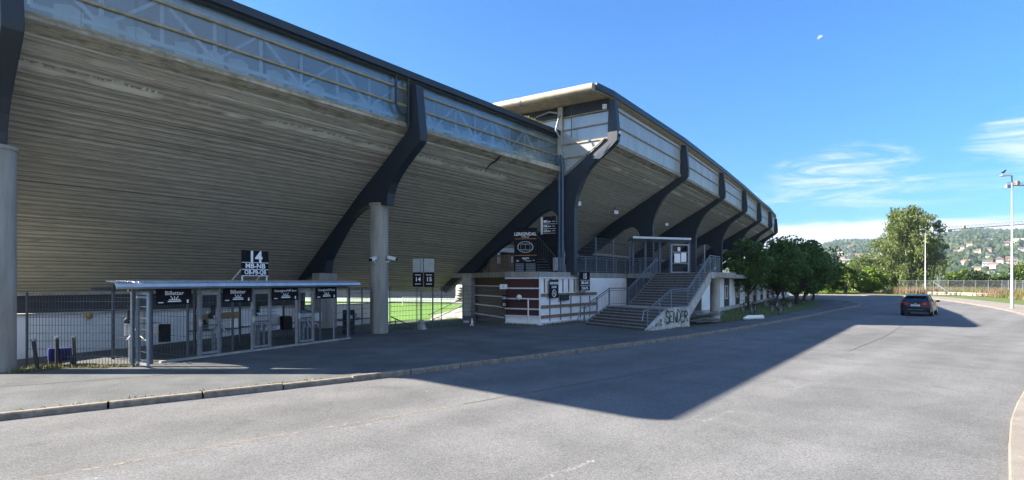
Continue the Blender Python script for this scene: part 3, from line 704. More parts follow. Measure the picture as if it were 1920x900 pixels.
# side wall of the tall stand above rib 3: milky sheets
T3 = lambda t, z, o=0: TIPS[0]+IN3*t+FD3*o+V((0,0,z))
def beam_top(t):
    pts = sorted([out3[-1], out3[-2], out3[-3], out3[-4], out3[-5]])
    for (a, za), (b, zb) in zip(pts[:-1], pts[1:]):
        if a <= t <= b: return za+(zb-za)*(t-a)/(b-a)
    return pts[0][1] if t < pts[0][0] else pts[-1][1]
t_edge, t_mull = .12, on_plane(1053, 300, P3n, IN3)[0]
def sidepanel(t0, t1, zt):
    n = max(1, round((t1-t0)/1.1)); mb = MB()
    for i in range(n):
        a, b = t0+(t1-t0)*i/n+.005, t0+(t1-t0)*(i+1)/n-.005
        za, zb_ = (beam_top(a)+.02, beam_top(b)+.02) if t0 < 1 else (ZG+.3, ZG+.3); mb.prism([T3(a,za), T3(b,zb_), T3(b,zt), T3(a,zt)], FD3*.03)
    mb.build('side_glazing', POLYW, high)
mb = MB(); a, b = t_mull-.05, t_mull+1.0; mb.prism([T3(a,beam_top(a)-.3), T3(b,beam_top(b)-.3), T3(b,ZG+.3), T3(a,ZG+.5)], FD3*.1); mb.build('closing_plate', NAVY, high)
sidepanel(t_edge, t_mull, HZT-.62); sidepanel(t_mull+.3, 9.5, HZT-.62)
for z in (HZT-.66, HZT-1.42, HZT-2.28, HZT-3.1):
    mb = MB(); t0 = t_edge
    while beam_top(t0) > z-.04 and t0 < t_mull: t0 += .05
    mb.bar(T3(t0, z, -.04), T3(9.5, z, -.04), .08, .07); mb.build('rail', TAN, high)
mb = MB(); mb.box(T3(t_mull+.15, (HZT+6.5)/2, -.05), (.3,.22,HZT-6.5), R(-34)); mb.build('mullion', CONCL, high)
mb = MB(); mb.bar(T3(t_edge+.1, beam_top(.2)+.02, -.28), T3(t_mull, beam_top(t_mull)+.02, -.28), .1, .06); mb.build('flashing', TAN, high)
# glossy lamp strip, conduits and down pipes at rib 3
mb = MB(); a = U(1156,258,P3n.y-.3); mb.prism([U(1152,262,30.1), U(1158,264,30.1), U(1124,298,30.6), U(1112,297,30.6)], (0,-.05,0)); mb.build('cover_strip', WHITESTEEL, high)
for dx in (0, .22):
    mb = MB(); x = T3(2.88+dx, 0, -.36); mb.tube([(x.x,x.y,2.9),(x.x,x.y,9.2),(x.x-.1,x.y-.0,9.9)], .085, 10); mb.build('down_pipe', mat('blue_grey_pipe', (.07,.12,.19), (.05,.09,.15), 3, .4), high)
mb = MB(); mb.tube([U(1050,216,31.2), U(1046,228,31), U(1042,244,30.8), U(1051,262,31), U(1058,290,31)], .06, 8); mb.tube([U(1000,222,33.5), U(1030,210,32), U(1046,212,31.2)], .05, 8); mb.build('conduit', GALV, high)
mb = MB(); c = T3(2.6, 0, .1); mb.box(c+V((0,0,3.16)), (.55,.55,.46), R(-34)); mb.build('leg_plinth', CONC, high)
for i in range(1,7):
    c = TIPS[i]+INS[i]*2.55; mb = MB(); mb.box(c+V((0,0,2.95)), (.6,.6,.3), R(-32)); mb.build('leg_plinth', CONC, high)

# ------------------------------------------------------------------ concourse building under the tall stand
con = thing('concourse_building', 'two storey base building with white panels and an upper deck under the tall stand', 'building', (6,36,0))
DZ = 2.92
W0, W1 = V((1.5,29.1,0)), V((8.0,37.3,0))
wd = V((.647,1,0)).normalized()
BLD = lambda Y, z=0: V((15.9+.647*(Y-41.4), Y, z))
deck = [W0, W1, V((9.55,35.05,0)), V((11.75,31.65,0)), V((13.9,33.1,0)), V((13.4,37.4,0)), BLD(40.5)+V((.9,-.6,0)), BLD(86)+V((.9,-.6,0)), TIPS[-1]+INS[-1]*9.5, TIPS[3]+INS[3]*9.5, TIPS[0]+IN3*13, V((-5.2,37.2,0)), V((-2.9,35.4,0)), V((-.35,30.1,0))]
def filledprism(name, poly, z0, z1, m, parent):
    bm = bmesh.new(); org = wloc(parent)
    vs = [bm.verts.new((p.x-org.x, p.y-org.y, z0-org.z)) for p in poly]; es = [bm.edges.new((vs[i], vs[(i+1)%len(vs)])) for i in range(len(vs))]
    bmesh.ops.triangle_fill(bm, edges=es, use_beauty=True)
    r = bmesh.ops.extrude_face_region(bm, geom=bm.faces[:]); bmesh.ops.translate(bm, verts=[e for e in r['geom'] if isinstance(e, bmesh.types.BMVert)], vec=(0,0,z1-z0))
    bmesh.ops.recalc_face_normals(bm, faces=bm.faces)
    me = bpy.data.meshes.new(name); bm.to_mesh(me); bm.free(); me.materials.append(m); o = bpy.data.objects.new(name, me); COL.objects.link(o); o.parent = parent; return o
filledprism('deck', deck, DZ-.3, DZ, CONC, con)
# white boarded wall
def wallprism(a, b, z0, z1, th, m, name, side=1, parent=None):
    d = (b-a).normalized(); n = V((-d.y,d.x,0))*side; mb = MB(); mb.prism([a+V((0,0,z0)), b+V((0,0,z0)), b+V((0,0,z1)), a+V((0,0,z1))], n*th); return mb.build(name, m, parent or con)
wallprism(W0, W1, -.1, DZ-.32, .25, WHITE, 'white_wall')
dW = (W1-W0).normalized(); nW = V((dW.y,-dW.x,0)); dRd = (V((-.35,30.1,0))-W0).normalized(); nRd = V((dRd.y,-dRd.x,0))
if nRd.y > 0: nRd = -nRd
for k in range(8):
    mb = MB(); p = W0+dW*(.45+.62*k)+nW*.02; mb.bar(p+V((0,0,1.75)), p+V((0,0,2.52)), .08, .04, up=nW); mb.build('timber_batten', TANWOOD, con)
for z in (1.62, .98, .42):
    mb = MB(); mb.bar(W0+nW*.03+V((0,0,z)), W0+dW*6.2+nW*.03+V((0,0,z)), .05, .17); mb.build('timber_rail', TANWOOD, con)
mb = MB(); mb.bar(W0+nW*.05+V((0,0,DZ-.34)), W0+dW*4.4+nW*.05+V((0,0,DZ-.34)), .12, .07); mb.bar(W0+nW*.1+V((0,0,.05)), W0+dW*6+nW*.1+V((0,0,.05)), .25, .16); mb.build('coping', WHITESTEEL, con)
for k in range(5):
    mb = MB(); p = W0+dW*(.95+1.1*k)+nW*.04; mb.bar(p+V((0,0,.16)), p+V((0,0,1.5)), .05, .03, up=nW); mb.build('blue_conduit', MATS['blue_grey_pipe'], con)
# red boarded wall
WR = V((-.35,30.1,0))
wallprism(W0, WR, .5, DZ-.32, .25, RED, 'red_wall', -1)
wallprism(W0+nRd*.02, WR+nRd*.02, -.1, .5, .2, WHITE, 'white_skirt', -1)
for z in (DZ-.36, 2.0, 1.42, .86, .46, .02):
    mb = MB(); mb.bar(W0+nRd*.06+dRd*-.04+V((0,0,z)), WR+nRd*.06+V((0,0,z)), .1, .075 if z > .1 else .16); mb.build('white_trim', WHITESTEEL, con)
mb = MB(); mb.bar(W0+(nRd+nW)*.05+V((0,0,0)), W0+(nRd+nW)*.05+V((0,0,DZ-.3)), .09, .09); mb.build('corner_post', WHITESTEEL, con)
mb = MB(); p = W0+dRd*.62+nRd*.14; mb.tube([p+dRd*.5+V((0,0,1.42)), p+V((0,0,1.42)), p+V((0,0,.0))], .045, 8); mb.build('white_pipe', WHITESTEEL, con)
mb = MB(); mb.ball(W0+dRd*1.15+nRd*.2+V((0,0,1.5)), .16, 0, 12); mb.build('globe_lamp', WHITESTEEL, con)
# recessed red wall and pier under rib 3
Ra, Rb = V((-.35,30.6,0)), V((-2.6,35.4,0)); wallprism(Ra, Rb, -2, DZ-.3, .2, RED, 'recess_wall', -1)
dRc = (Rb-Ra).normalized(); nRc = V((-dRc.y,dRc.x,0))
for z in (2.1, 1.5, .9, .3, -.3):
    mb = MB(); mb.bar(Ra+nRc*.06+V((0,0,z)), Rb+nRc*.06+V((0,0,z)), .08, .07); mb.build('white_trim', WHITESTEEL, con)
mb = MB(); c = V((-2.75,35.2,0)); mb.box(c+V((0,0,.3)), (.75,.8,5.2), R(-34)); mb.build('pier', CONCL, con)
# upper interior behind rib 3: balustrade, stairs, back wall
mb = MB(); a, b = U(903,511,36.2), U(962,511,34.6); a.z = b.z = DZ
for i in range(17): p = a.lerp(b, i/16); mb.bar(p, p+V((0,0,1.15)), .08, .04)
mb.bar(a+V((0,0,1.15)), b+V((0,0,1.15)), .08, .1); mb.bar(a+V((0,0,.1)), b+V((0,0,.1)), .06, .08); mb.build('timber_balustrade', TANWOOD, con)
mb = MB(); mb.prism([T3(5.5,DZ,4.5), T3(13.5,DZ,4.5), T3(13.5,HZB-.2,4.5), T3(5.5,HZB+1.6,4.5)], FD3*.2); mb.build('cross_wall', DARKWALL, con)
mb = MB()
for k in range(7): mb.bar(U(1003,511-5*k,37+.3*k), U(1034-2*k,511-5*k,36.6+.3*k), .3, .05)
mb.build('inner_stair', mat('inner_step', (.20,.22,.24), None, 3, .8), con)
mb = MB()
for k in range(9): x = 1006+4.2*k; mb.tube([U(x, 440+5.2*k, 36), U(x, 478+3.2*k, 36)], .012, 5)
mb.tube([U(1004,438,36), U(1044,484,36)], .03, 6); mb.build('inner_handrail', WIRE, con)
for k, (x, y) in enumerate(((1054,495),(1066,495),(1042,495))):
    mb = MB(); p = U(x, y, 36.2); mb.box(p, (.36,.05,.9), 0); mb.build('locker_door', ALU, con)
# deck interior: facade with windows, lintel, posters
IA, IB = T3(8.8,0,.5), TIPS[1]+INS[1]*8.8
dI = (IB-IA).normalized(); nI = V((dI.y,-dI.x,0))
mb = MB(); mb.bar(IA+nI*.2+V((0,0,DZ+1.62)), IB+nI*.2+V((0,0,DZ+1.62)), .2, .30); mb.build('lintel', WHITESTEEL, con)
wallprism(IA, IB, DZ, DZ+1.5, .1, mat('teal_wall', (.07,.10,.12), (.05,.07,.09), 2, .7), 'deck_wall')
for k, (f, w_, h_) in enumerate(((.08,.45,.75),(.20,.12,.5),(.30,.2,.5),(.42,.35,1.2),(.55,.3,.6),(.66,.25,.5),(.8,.5,.5))):
    mb = MB(); p = IA.lerp(IB, f)+nI*.03+V((0,0,DZ+1.05)); mb.bar(p-dI*w_/2, p+dI*w_/2, .04, h_); mb.build('notice_sheet', WHITE, con)
for k in range(5):
    mb = MB(); p = IA.lerp(IB, .12+.18*k)+nI*.05+V((0,0,DZ+.85)); mb.bar(p-dI*.45, p+dI*.45, .03, 1.1); mb.build('window', GLASS, con)
for k in range(4):
    mb = MB(); p = IA.lerp(IB, .15+.2*k)+nI*1.2+V((0,0,DZ)); mb.bar(p, p+V((0,0,.95)), .05, .05); mb.bar(p+V((0,0,.95)), p+dI*.5+V((0,0,.6)), .05, .05); mb.bar(p+V((0,0,.4)), p+dI*.4+V((0,0,.1)), .04, .04); mb.build('queue_rail', ALU, con)
# lower storey facade to the right
Y0, Y1 = 35.3, 84.0
wallprism(BLD(Y0), BLD(Y1), .0, DZ-.3, .25, DARKBROWN, 'facade_wall')
nB = V((wd.y,-wd.x,0))
wallprism(W1, BLD(Y0)+V((0,.1,0)), -.1, DZ-.32, .2, DARKWALL, 'back_wall')
mb = MB(); mb.bar(BLD(Y0)+nB*.1+V((0,0,.15)), BLD(Y1)+nB*.1+V((0,0,.15)), .25, .32); mb.build('plinth', CONCL, con)
Yk = 37.1; k = 0
while Yk < 83:
    a, b = BLD(Yk)+nB*.03, BLD(Yk+2.15)+nB*.03
    mb = MB(); mb.prism([a+V((0,0,.32)), b+V((0,0,.32)), b+V((0,0,DZ-.32)), a+V((0,0,DZ-.32))], nB*.05); mb.build('white_panel', WHITE, con)
    c = BLD(Yk+3.15); wf = MB(); wd2 = .5
    for (q0, q1) in ((-wd2, wd2),):
        A_, B_ = c+wd*q0+nB*.03, c+wd*q1+nB*.03
        for z in (.95, 2.0): wf.bar(A_+V((0,0,z)), B_+V((0,0,z)), .08, .07)
        for p in (A_, B_): wf.bar(p+V((0,0,.95)), p+V((0,0,2.0)), .08, .07, up=nB)
    fo = wf.build('window', WHITESTEEL, con)
    pn = MB(); pn.prism([c-wd*.47+nB*.02+V((0,0,.98)), c+wd*.47+nB*.02+V((0,0,.98)), c+wd*.47+nB*.02+V((0,0,1.97)), c-wd*.47+nB*.02+V((0,0,1.97))], nB*.012)
    pn.build('pane', mat('lit_window', (.30,.27,.19), (.10,.10,.08), 2.5, .12, spec=.8), fo)
    Yk += 4.05; k += 1
# support column of the stair landing
col = tag(MB().tube([(12.85,33.75,-.05),(12.85,33.75,DZ-.3)], .30, 24).build('landing_column', CONCL), 'round pale concrete column holding up the stair landing', 'column')

# ------------------------------------------------------------------ outside stair
st = thing('outdoor_staircase', 'wide dark outdoor stair with landing and steel railings up to the deck', 'staircase', (6.4,25.8,0))
Ar, Al = V((6.4,25.8,0)), V((4.05,29.5,0)); Lr, Ll = V((8.0,27.0,0)), V((5.65,30.7,0)); Ur, Ul = V((9.2,28.2,0)), V((7.0,31.7,0)); Tr, Tl = V((11.7,31.75,0)), V((9.6,35.1,0))
LZ = .98
fl = MB(); n = 7
def flight(a0, b0, a1, b1, z0, z1, n):
    for i in range(n):
        a, b = a0.lerp(a1, i/n), b0.lerp(b1, i/n); c, d = a0.lerp(a1, (i+1)/n), b0.lerp(b1, (i+1)/n); z = z0+(z1-z0)*(i+1)/n
        e = (a1-a0).normalized()*.012
        fl.hexa([V((*a.xy, z-.26)), V((*c.xy, z-.26)), V((*d.xy, z-.26)), V((*b.xy, z-.26)), V((*a.xy, z)), V((*c.xy, z)), V((*d.xy, z)), V((*b.xy, z))])
        fl.hexa([V((*(a-e).xy, z-.045)), V((*(a+e*3).xy, z-.045)), V((*(b+e*3).xy, z-.045)), V((*(b-e).xy, z-.045)), V((*(a-e).xy, z+.004)), V((*(a+e*3).xy, z+.004)), V((*(b+e*3).xy, z+.004)), V((*(b-e).xy, z+.004))], 1)
flight(Ar, Al, Lr, Ll, 0, LZ-.0, 7)
fl.build('lower_flight', [STAIR, STAIRNOSE], st)
mb = MB(); mb.hexa([V((*p.xy, LZ-.25)) for p in (Lr, Ur, Ul, Ll)]+[V((*p.xy, LZ)) for p in (Lr, Ur, Ul, Ll)]); mb.build('landing', CONC, st)
fl = MB(); flight(Ur, Ul, Tr, Tl, LZ, DZ, 13); fl.build('upper_flight', [STAIR, STAIRNOSE], st)
# graffiti side wall + sawtooth stringer
dA = (V((9.25,28.15,0))-Ar).normalized(); nA = V((dA.y,-dA.x,0)); GE = Ar+dA*3.55
mb = MB(); q = [Ar+V((0,0,-.1)), GE+V((0,0,-.1)), GE+V((0,0,LZ+.08)), Ar+dA*1.72+V((0,0,LZ+.08)), Ar+V((0,0,.06))]; mb.prism([p+nA*.02 for p in q], nA*.2); mb.build('side_wall', CONCDIRTY, st)
mb = MB(); dU = (Tr-Ur).normalized(); nU = V((dU.y,-dU.x,0)); Lu = (Tr-Ur).length; pts = [(0,LZ-.55),(0,LZ+.0)]
for i in range(13): pts += [(Lu*i/13, LZ+(DZ-LZ)*(i+1)/13), (Lu*(i+1)/13, LZ+(DZ-LZ)*(i+1)/13)]
pts += [(Lu, DZ-.5)]
mb.prism([Ur+dU*x+nU*.02+V((0,0,z-.03)) for x, z in pts], nU*.12); mb.build('stringer', CONCL, st)
mb = MB(); mb.prism([Tr+nU*.14-dU*.1+V((0,0,DZ-.36)), Tr+nU*.14+dU*2.3+V((0,0,DZ-.36)), Tr+nU*.14+dU*2.3+V((0,0,DZ+.02)), Tr+nU*.14-dU*.1+V((0,0,DZ+.02))], nU*.1); mb.build('landing_edge', CONCL, st)
mb = MB()
for x in (Al.lerp(Tl,.02),): pass
q = [Al+V((0,0,-.1)), Ll+V((0,0,-.1)), Ll+V((0,0,LZ)), Al+V((0,0,.05))]; mb.prism(q, V((-.1,.06,0))); mb.prism([Ll+V((0,0,LZ-.3)), Ul+V((0,0,LZ-.3)), Ul+V((0,0,LZ)), Ll+V((0,0,LZ))], V((-.1,.06,0))); mb.prism([Ul+V((0,0,LZ-.3)), Tl+V((0,0,DZ-.4)), Tl+V((0,0,DZ)), Ul+V((0,0,LZ))], V((-.1,.06,0))); mb.build('inner_stringer', CONC, st)
# graffiti strokes
gr = MB(); SP = mat('spray_paint', (.02,.02,.025), None, 6, .7)
LETS = {'S': [[(.85,.95),(.5,1),(.12,.9),(.1,.65),(.5,.52),(.85,.38),(.8,.08),(.4,0),(.12,.12)]], 'E': [[(.85,.95),(.3,.98),(.12,.6),(.15,.08),(.85,.02)],[(.15,.52),(.7,.55)]],
 'N': [[(.1,0),(.14,.98),(.5,.5),(.82,.02),(.88,.98)]], 'D': [[(.15,.02),(.18,.95),(.6,.88),(.88,.5),(.6,.08),(.15,.02)]], 'R': [[(.15,0),(.18,.95),(.7,.92),(.8,.65),(.2,.5),(.55,.4),(.95,0)]]}
def stroke(pts, w_):
    pl = smooth_poly(pts, 4)
    for a, b in zip(pl[:-1], pl[1:]):
        d = (b-a).normalized(); n = V((-d.y,d.x,0))*w_/2; a_, b_ = a-d*w_*.3, b+d*w_*.3
        q = [a_-n, b_-n, b_+n, a_+n]; gr.prism([Ar+dA*p.x+nA*.225+V((0,0,p.y)) for p in q], nA*.004)
for i, ch in enumerate('SENDER'):
    x0 = 1.42+.325*i; z0 = .30+.03*(i%2); h = .60-.04*(i%3)
    for s_ in LETS[ch]:
        stroke([(x0+.36*x, z0+h*y) for x, y in s_], .055)
        if ch in 'SR': stroke([(x0+.36*x+.03, z0+h*y-.05) for x, y in s_], .02)
rg = random.Random(9)
for k in range(16):
    x = .55+rg.random()*.85; z = .12+rg.random()*max(.05, x*.45-.15)
    stroke([(x, z), (x+rg.uniform(-.04,.04), z+.12), (x+rg.uniform(-.02,.09), z+.22*rg.random())], .018)
gr.build('graffiti', SP, st)
# railings
def railing(path, name='railing', h=1.0, parent=None, posts=None, lean=V((0,0,0)), bal=.13, m=None):
    m = m or mat('railing_steel', (.15,.185,.215), (.10,.125,.15), 6, .5, 0, .3)
    path = [V(p) for p in path]; mb = MB()
    top = [p+V((0,0,h))+lean for p in path]; bot = [p+V((0,0,.1)) for p in path]
    mb.tube(top, .032, 8); mb.tube([p+V((0,0,h-.12))+lean*.9 for p in path], .022, 6); mb.tube(bot, .018, 6)
    for i in range(len(path)-1):
        L_ = (path[i+1]-path[i]).length; n = max(1, int(L_/bal))
        for k in range(n):
            p = path[i].lerp(path[i+1], (k+.5)/n); mb.bar(p+V((0,0,.1)), p+V((0,0,h-.12))+lean*.9, .011, .011)
    o = mb.build(name, m, parent)
    for i in range(len(path)-1):
        L_ = (path[i+1]-path[i]).length; n = max(1, round(L_/1.25))
        for k in range(n+(1 if i == len(path)-2 else 0)):
            p = path[i].lerp(path[i+1], k/n); d = (path[i+1]-path[i]); d.z = 0; d.normalize()
            pm = MB(); pm.bar(p-V((0,0,.05)), p+V((0,0,h))+lean, .09, .03, up=d.cross(V((0,0,1)))); pm.build('railing_post', m, parent)
    return o
z3 = lambda p, z: V((p.x, p.y, z))
outw = V((.05,-.03,0))
railing([z3(Ar,.0)+outw+V((.12,.1,0)), z3(Lr,LZ)+outw, z3(Ur,LZ)+outw*1.5, z3(Tr,DZ)+outw*1.5, z3(Tr+dU*2.2+nU*.1,DZ)], parent=st)
railing([z3(Al,.0)-outw, z3(Ll,LZ)-outw, z3(Ul,LZ)-outw, z3(Tl,DZ)-outw], parent=st)
railing([z3(Tr+dU*2.2+nU*.1,DZ), z3(V((13.3,37.2,0)),DZ)], parent=st)
mb = MB()
mb.tube([Al+V((-.5,-.35,.25)), Al+V((-.4,-.3,.45)), Al+V((-.3,-.2,.9)), Al+V((0,0,.98))], .03, 8)
mb.tube([Ar+V((-.15,-.2,.5)), Ar+V((-.05,-.1,.95)), Ar+V((.12,.1,1.0))], .03, 8); mb.build('handrail_end', GALV, st)

# ------------------------------------------------------------------ mesh fences
def mesh_panel_into(mb, a, b, z0, z1, vs_=.07, hs=.22, wv=.011, ztop=None):
    L_ = (b-a).length; n = max(2, int(L_/vs_))
    for i in range(1, n):
        f = i/n; p = a.lerp(b, f); mb.bar(z3(p, z0+p.z), z3(p, z1+p.z), wv, wv)
    m = max(1, int((z1-z0)/hs))
    for j in range(m+1):
        z = z0+(z1-z0)*j/m; mb.bar(z3(a,z+a.z), z3(b,z+b.z), wv*1.3, wv*1.5)
def fence(name, label, cat, pts, h, vs_=.07, hs=.22, post=.045, wv=.011, mpost=WIRE, mwire=WIRE, group=None, z0=.06, step=2.5, parent=None):
    pts = [V((*p,0)) if len(p) == 2 else V(p) for p in pts]
    f = parent or thing(name, label, cat, pts[0], group)
    for a, b in zip(pts[:-1], pts[1:]):
        n = max(1, round((b-a).length/step))
        for i in range(n):
            p, q = a.lerp(b, i/n), a.lerp(b, (i+1)/n)
            mb = MB(); mesh_panel_into(mb, p, q, z0, h, vs_, hs, wv); mb.build('mesh_panel', mwire, f)
            mb = MB(); mb.bar(z3(p,p.z-.05), z3(p,p.z+h+.04), post, post); mb.build('post', mpost, f)
    mb = MB(); p = pts[-1]; mb.bar(z3(p,p.z-.05), z3(p,p.z+h+.04), post, post); mb.build('post', mpost, f)
    return f
BO = lambda px, z=0, inn=0: (lambda Y: V((-10.5+.534*(Y-15.2), Y, z))+V((-.88,.47,0))*inn)(18.62/(.534-(px-960)/1000))
fence('mesh_fence', 'grey wire mesh fence between the left column and the ticket gates', 'fence', [(-13.55,14.9), tuple(BO(250).xy)], 2.05, vs_=.085, wv=.008, step=2.4)
fence('mesh_fence', 'wire mesh fence from the ticket gates to the tall concrete column', 'fence', [tuple(BO(655).xy), (-6.35,24.45)], 2.1, wv=.008, step=1.3)
fence('mesh_fence', 'wire mesh fence across the opening that shows the pitch', 'fence', [(-5.7,24.9), (-2.6,28.7), (-.4,30.2)], 2.12, vs_=.09, step=1.9)
# deck fence with gate
df = fence('deck_fence', 'high steel mesh fence on the upper deck beside the gate', 'fence', [(3.95,32.7,DZ),(8.3,37.6,DZ),(11.3,38.2,DZ)], 2.25, vs_=.16, hs=.2, post=.07, wv=.009, mpost=MATS['blue_grey_pipe'], mwire=WIRE, step=2.4)
fence('deck_fence', 'mesh fence on the upper deck right of the gate', 'fence', [(12.75,38.5,DZ),(14.0,38.8,DZ)], 2.1, vs_=.12, hs=.2, post=.06, wv=.010, mpost=GALV, mwire=WIRE)
railing([(3.75,32.2,DZ),(7.9,37.2,DZ),(9.45,35.2,DZ)], name='deck_railing', parent=df)
gt = thing('deck_gate', 'tall framed steel gate with notices at the top of the stair', 'gate', (12,38.3,DZ))
a, b = V((11.4,38.15,0)), V((12.7,38.4,0)); mb = MB()
for p in (a, b): mb.bar(z3(p,DZ), z3(p,DZ+2.1), .1, .1)
for z in (DZ+.1, DZ+2.08): mb.bar(z3(a,z), z3(b,z), .08, .1)
mb.bar(z3(a,DZ+1.55), z3(b,DZ+1.55), .06, .06); mb.bar(z3(a,DZ+.75), z3(b,DZ+.75), .06, .06); mb.build('frame', mat('pale_galvanised', (.27,.32,.37), None, 6, .45, 0, .3), gt)
mb = MB(); mesh_panel_into(mb, z3(a,0), z3(b,0), DZ+.1, DZ+.75, .1, .3, .012); mb.build('mesh_panel', WIRE, gt)
for f0, f1, z0, z1 in ((.15,.5,.8,1.45),(.55,.85,.85,1.5),(.35,.5,1.62,1.9)):
    mb = MB(); p, q = a.lerp(b, f0), a.lerp(b, f1); mb.prism([z3(p,DZ+z0)-V((0,.08,0)), z3(q,DZ+z0)-V((0,.08,0)), z3(q,DZ+z1)-V((0,.08,0)), z3(p,DZ+z1)-V((0,.08,0))], (0,-.01,0)); mb.build('notice_sheet', WHITE, gt)
cn = thing('gate_canopy', 'flat metal canopy over the gate on the upper deck', 'canopy', (10.6,37.5,DZ))
mb = MB(); q = [V((8.3,36.6,0)), V((12.8,38.1,0)), V((13.6,41,0)), V((8.6,39.6,0))]; mb.hexa([z3(p, DZ+2.42) for p in q]+[z3(p, DZ+2.56) for p in q]); mb.build('roof', ALU, cn)
for p in (V((8.6,37.9,0)), V((9.5,38.0,0)), V((10.6,38.3,0)), V((13.3,40,0))):
    mb = MB(); mb.bar(z3(p,DZ), z3(p,DZ+2.42), .14, .14); mb.build('post', MATS['blue_grey_pipe'], cn)

# ------------------------------------------------------------------ white wall behind the ticket gates
ww = thing('white_boundary_wall', 'long low white painted wall behind the ticket gates', 'wall', (-14,19.5,0))
wl = lambda Y, z=0: V((-15.1+.342*(Y-16.5), Y, z))
mb = MB(); a, b = wl(12.5), wl(34.5); mb.prism([z3(a,-.5), z3(b,-2.0), z3(b,.93), z3(a,1.42)], (-.2,.06,0)); mb.build('wall_face', WHITE, ww)
mb = MB(); mb.bar(wl(12.5,1.45)+V((-.08,.03,0)), wl(34.5,.96)+V((-.08,.03,0)), .34, .06); mb.build('coping', CONCL, ww)
mb = MB(); mb.tube([wl(21.8,.35)+V((.08,0,0)), wl(33,.15)+V((.08,0,0))], .03, 6); mb.tube([wl(27.5,1.1)+V((.1,0,0)), wl(31,.1)+V((.1,0,0)), wl(34,.05)+V((.1,0,0))], .035, 6); mb.build('handrail', WIRE, ww)
for Y, z, c in ((18.2,1.22,'amber'),(22.4,1.05,'grey'),(32.5,.35,'grey2')):
    mb = MB(); mb.ball(wl(Y,z)+V((.1,0,0)), .13, 0, 12, (.6,1,1)); mb.build('wall_lamp', YELLOW if c == 'amber' else CONCL, ww)
for Y0_, Y1_, z0, z1 in ((22.05,22.95,.35,1.0),(23.3,24.2,.30,1.02)):
    p = thing('poster', 'yellow poster with dark figure, %s of the pair on the white wall' % ('left' if Y0_ < 23 else 'right'), 'poster', wl(Y0_,z0))
    mb = MB(); A_, B_ = wl(Y0_)+V((.02,0,0)), wl(Y1_)+V((.02,0,0)); mb.prism([z3(A_,z0), z3(B_,z0), z3(B_,z1), z3(A_,z1)], (.04,-.015,0)); mb.build('print', YELLOW, p)
    mb = MB(); c = (A_+B_)/2+V((.065,-.02,0)); dw = (B_-A_).normalized()
    mb.bar(z3(c-dw*.2,z0+.17), z3(c+dw*.18,z0+.2), .01, .2); mb.bar(z3(c-dw*.06,z0+.3), z3(c+dw*.1,z0+.32), .01, .22); mb.build('figure', BLACK, p)
    mb = MB(); mb.bar(z3(A_+V((.03,0,0)),z0-.03), z3(B_+V((.03,0,0)),z0-.03), .04, .05); mb.build('frame', WIRE, p)

# ------------------------------------------------------------------ ticket gate shelter
sh = thing('ticket_gate_shelter', 'long steel ticket gate shelter with a blue grey corrugated canopy', 'shelter', BO(400))
mb = MB(); A0, A1 = BO(228)+V((-.1,-.35,0)), BO(652)+V((.1,.3,0)); IN_ = V((-.88,.47,0)); dB = (A1-A0).normalized()
ns = 130
prof = [(-.38,2.18),(-.46,2.24),(-.44,2.33),(-.34,2.37),(1.2,2.44),(2.3,2.40),(2.4,2.30),(2.3,2.34),(1.2,2.37),(-.32,2.30),(-.38,2.26)]
n = len(prof); vs_ = []
for p in (A0, A1):
    for x, z in prof: vs_.append(p+IN_*x+dB*(max(0,x)*(.75 if p is A0 else -.2))+V((0,0,z)))
mb.add(vs_, [tuple(range(n)), tuple(range(n,2*n))[::-1]]+[(i, i+n, (i+1)%n+n, (i+1)%n) for i in range(n)]); mb.build('canopy', ALU, sh)
mb = MB(); L_ = (A1-A0).length
for i in range(int(L_/.11)): p = A0+dB*(.11*i+.05); mb.bar(p-IN_*.34+V((0,0,2.375)), p+IN_*.2+V((0,0,2.40)), .045, .03)
mb.build('canopy_corrugation', ALU, sh)
for px in (247, 258, 284, 352, 373, 411, 436, 473, 507, 556, 588, 600, 626, 652):
    mb = MB(); p = BO(px); w_ = .05 if px not in (373,473,556,411) else .085; mb.bar(z3(p,0), z3(p,2.3), w_, .07); mb.build('post', WIRE if px in (284,352,436,600) else GALV, sh)
for px in (284, 352, 436, 520, 600, 652):
    mb = MB(); p = BO(px, 0, 2.1); mb.bar(z3(p,0), z3(p,2.3), .07, .07); mb.build('rear_post', WIRE, sh)
mb = MB(); mb.bar(BO(240,2.16), BO(652,2.16), .06, .09); mb.bar(BO(240,2.16,2.1), BO(652,2.16,2.1), .06, .09); mb.build('beam', WIRE, sh)
for (p0, p1, i0) in ((247,258,0),(284,290,.1),(352,373,.0),(411,436,.05),(507,520,0),(626,652,0)):
    mb = MB(); mesh_panel_into(mb, BO(p0,0,i0), BO(p1,0,i0), .1, 2.1, .075, .3, .008); mb.build('mesh_panel', WIRE, sh)
for px in (284, 352, 436, 520, 600):     # divider fences running inward
    mb = MB(); mesh_panel_into(mb, BO(px,0,.05), BO(px,0,2.1), .1, 1.9, .16, .45, .008); mb.build('divider_panel', WIRE, sh)
for (p0, p1) in ((373,411),(473,507),(558,588)):   # closed gate leaves
    mb = MB(); a, b = BO(p0+3), BO(p1-2)
    for p in (a, b): mb.bar(z3(p,.12), z3(p,2.02), .07, .06)
    for z in (.14, 2.0): mb.bar(z3(a,z), z3(b,z), .06, .07)
    o = mb.build('gate_leaf', GALV, sh); m2 = MB(); mesh_panel_into(m2, a, b, .16, 1.98, .08, .26, .008); m2.bar(z3(a,1.0), z3(b,1.0), .03, .04); m2.build('leaf_mesh', WIRE, o)
    m3 = MB(); m3.box(a+V((.03,-.06,1.1)), (.06,.06,.22)); m3.box(a+V((.05,-.09,1.1)), (.14,.03,.03)); m3.build('lock', ALU, o)
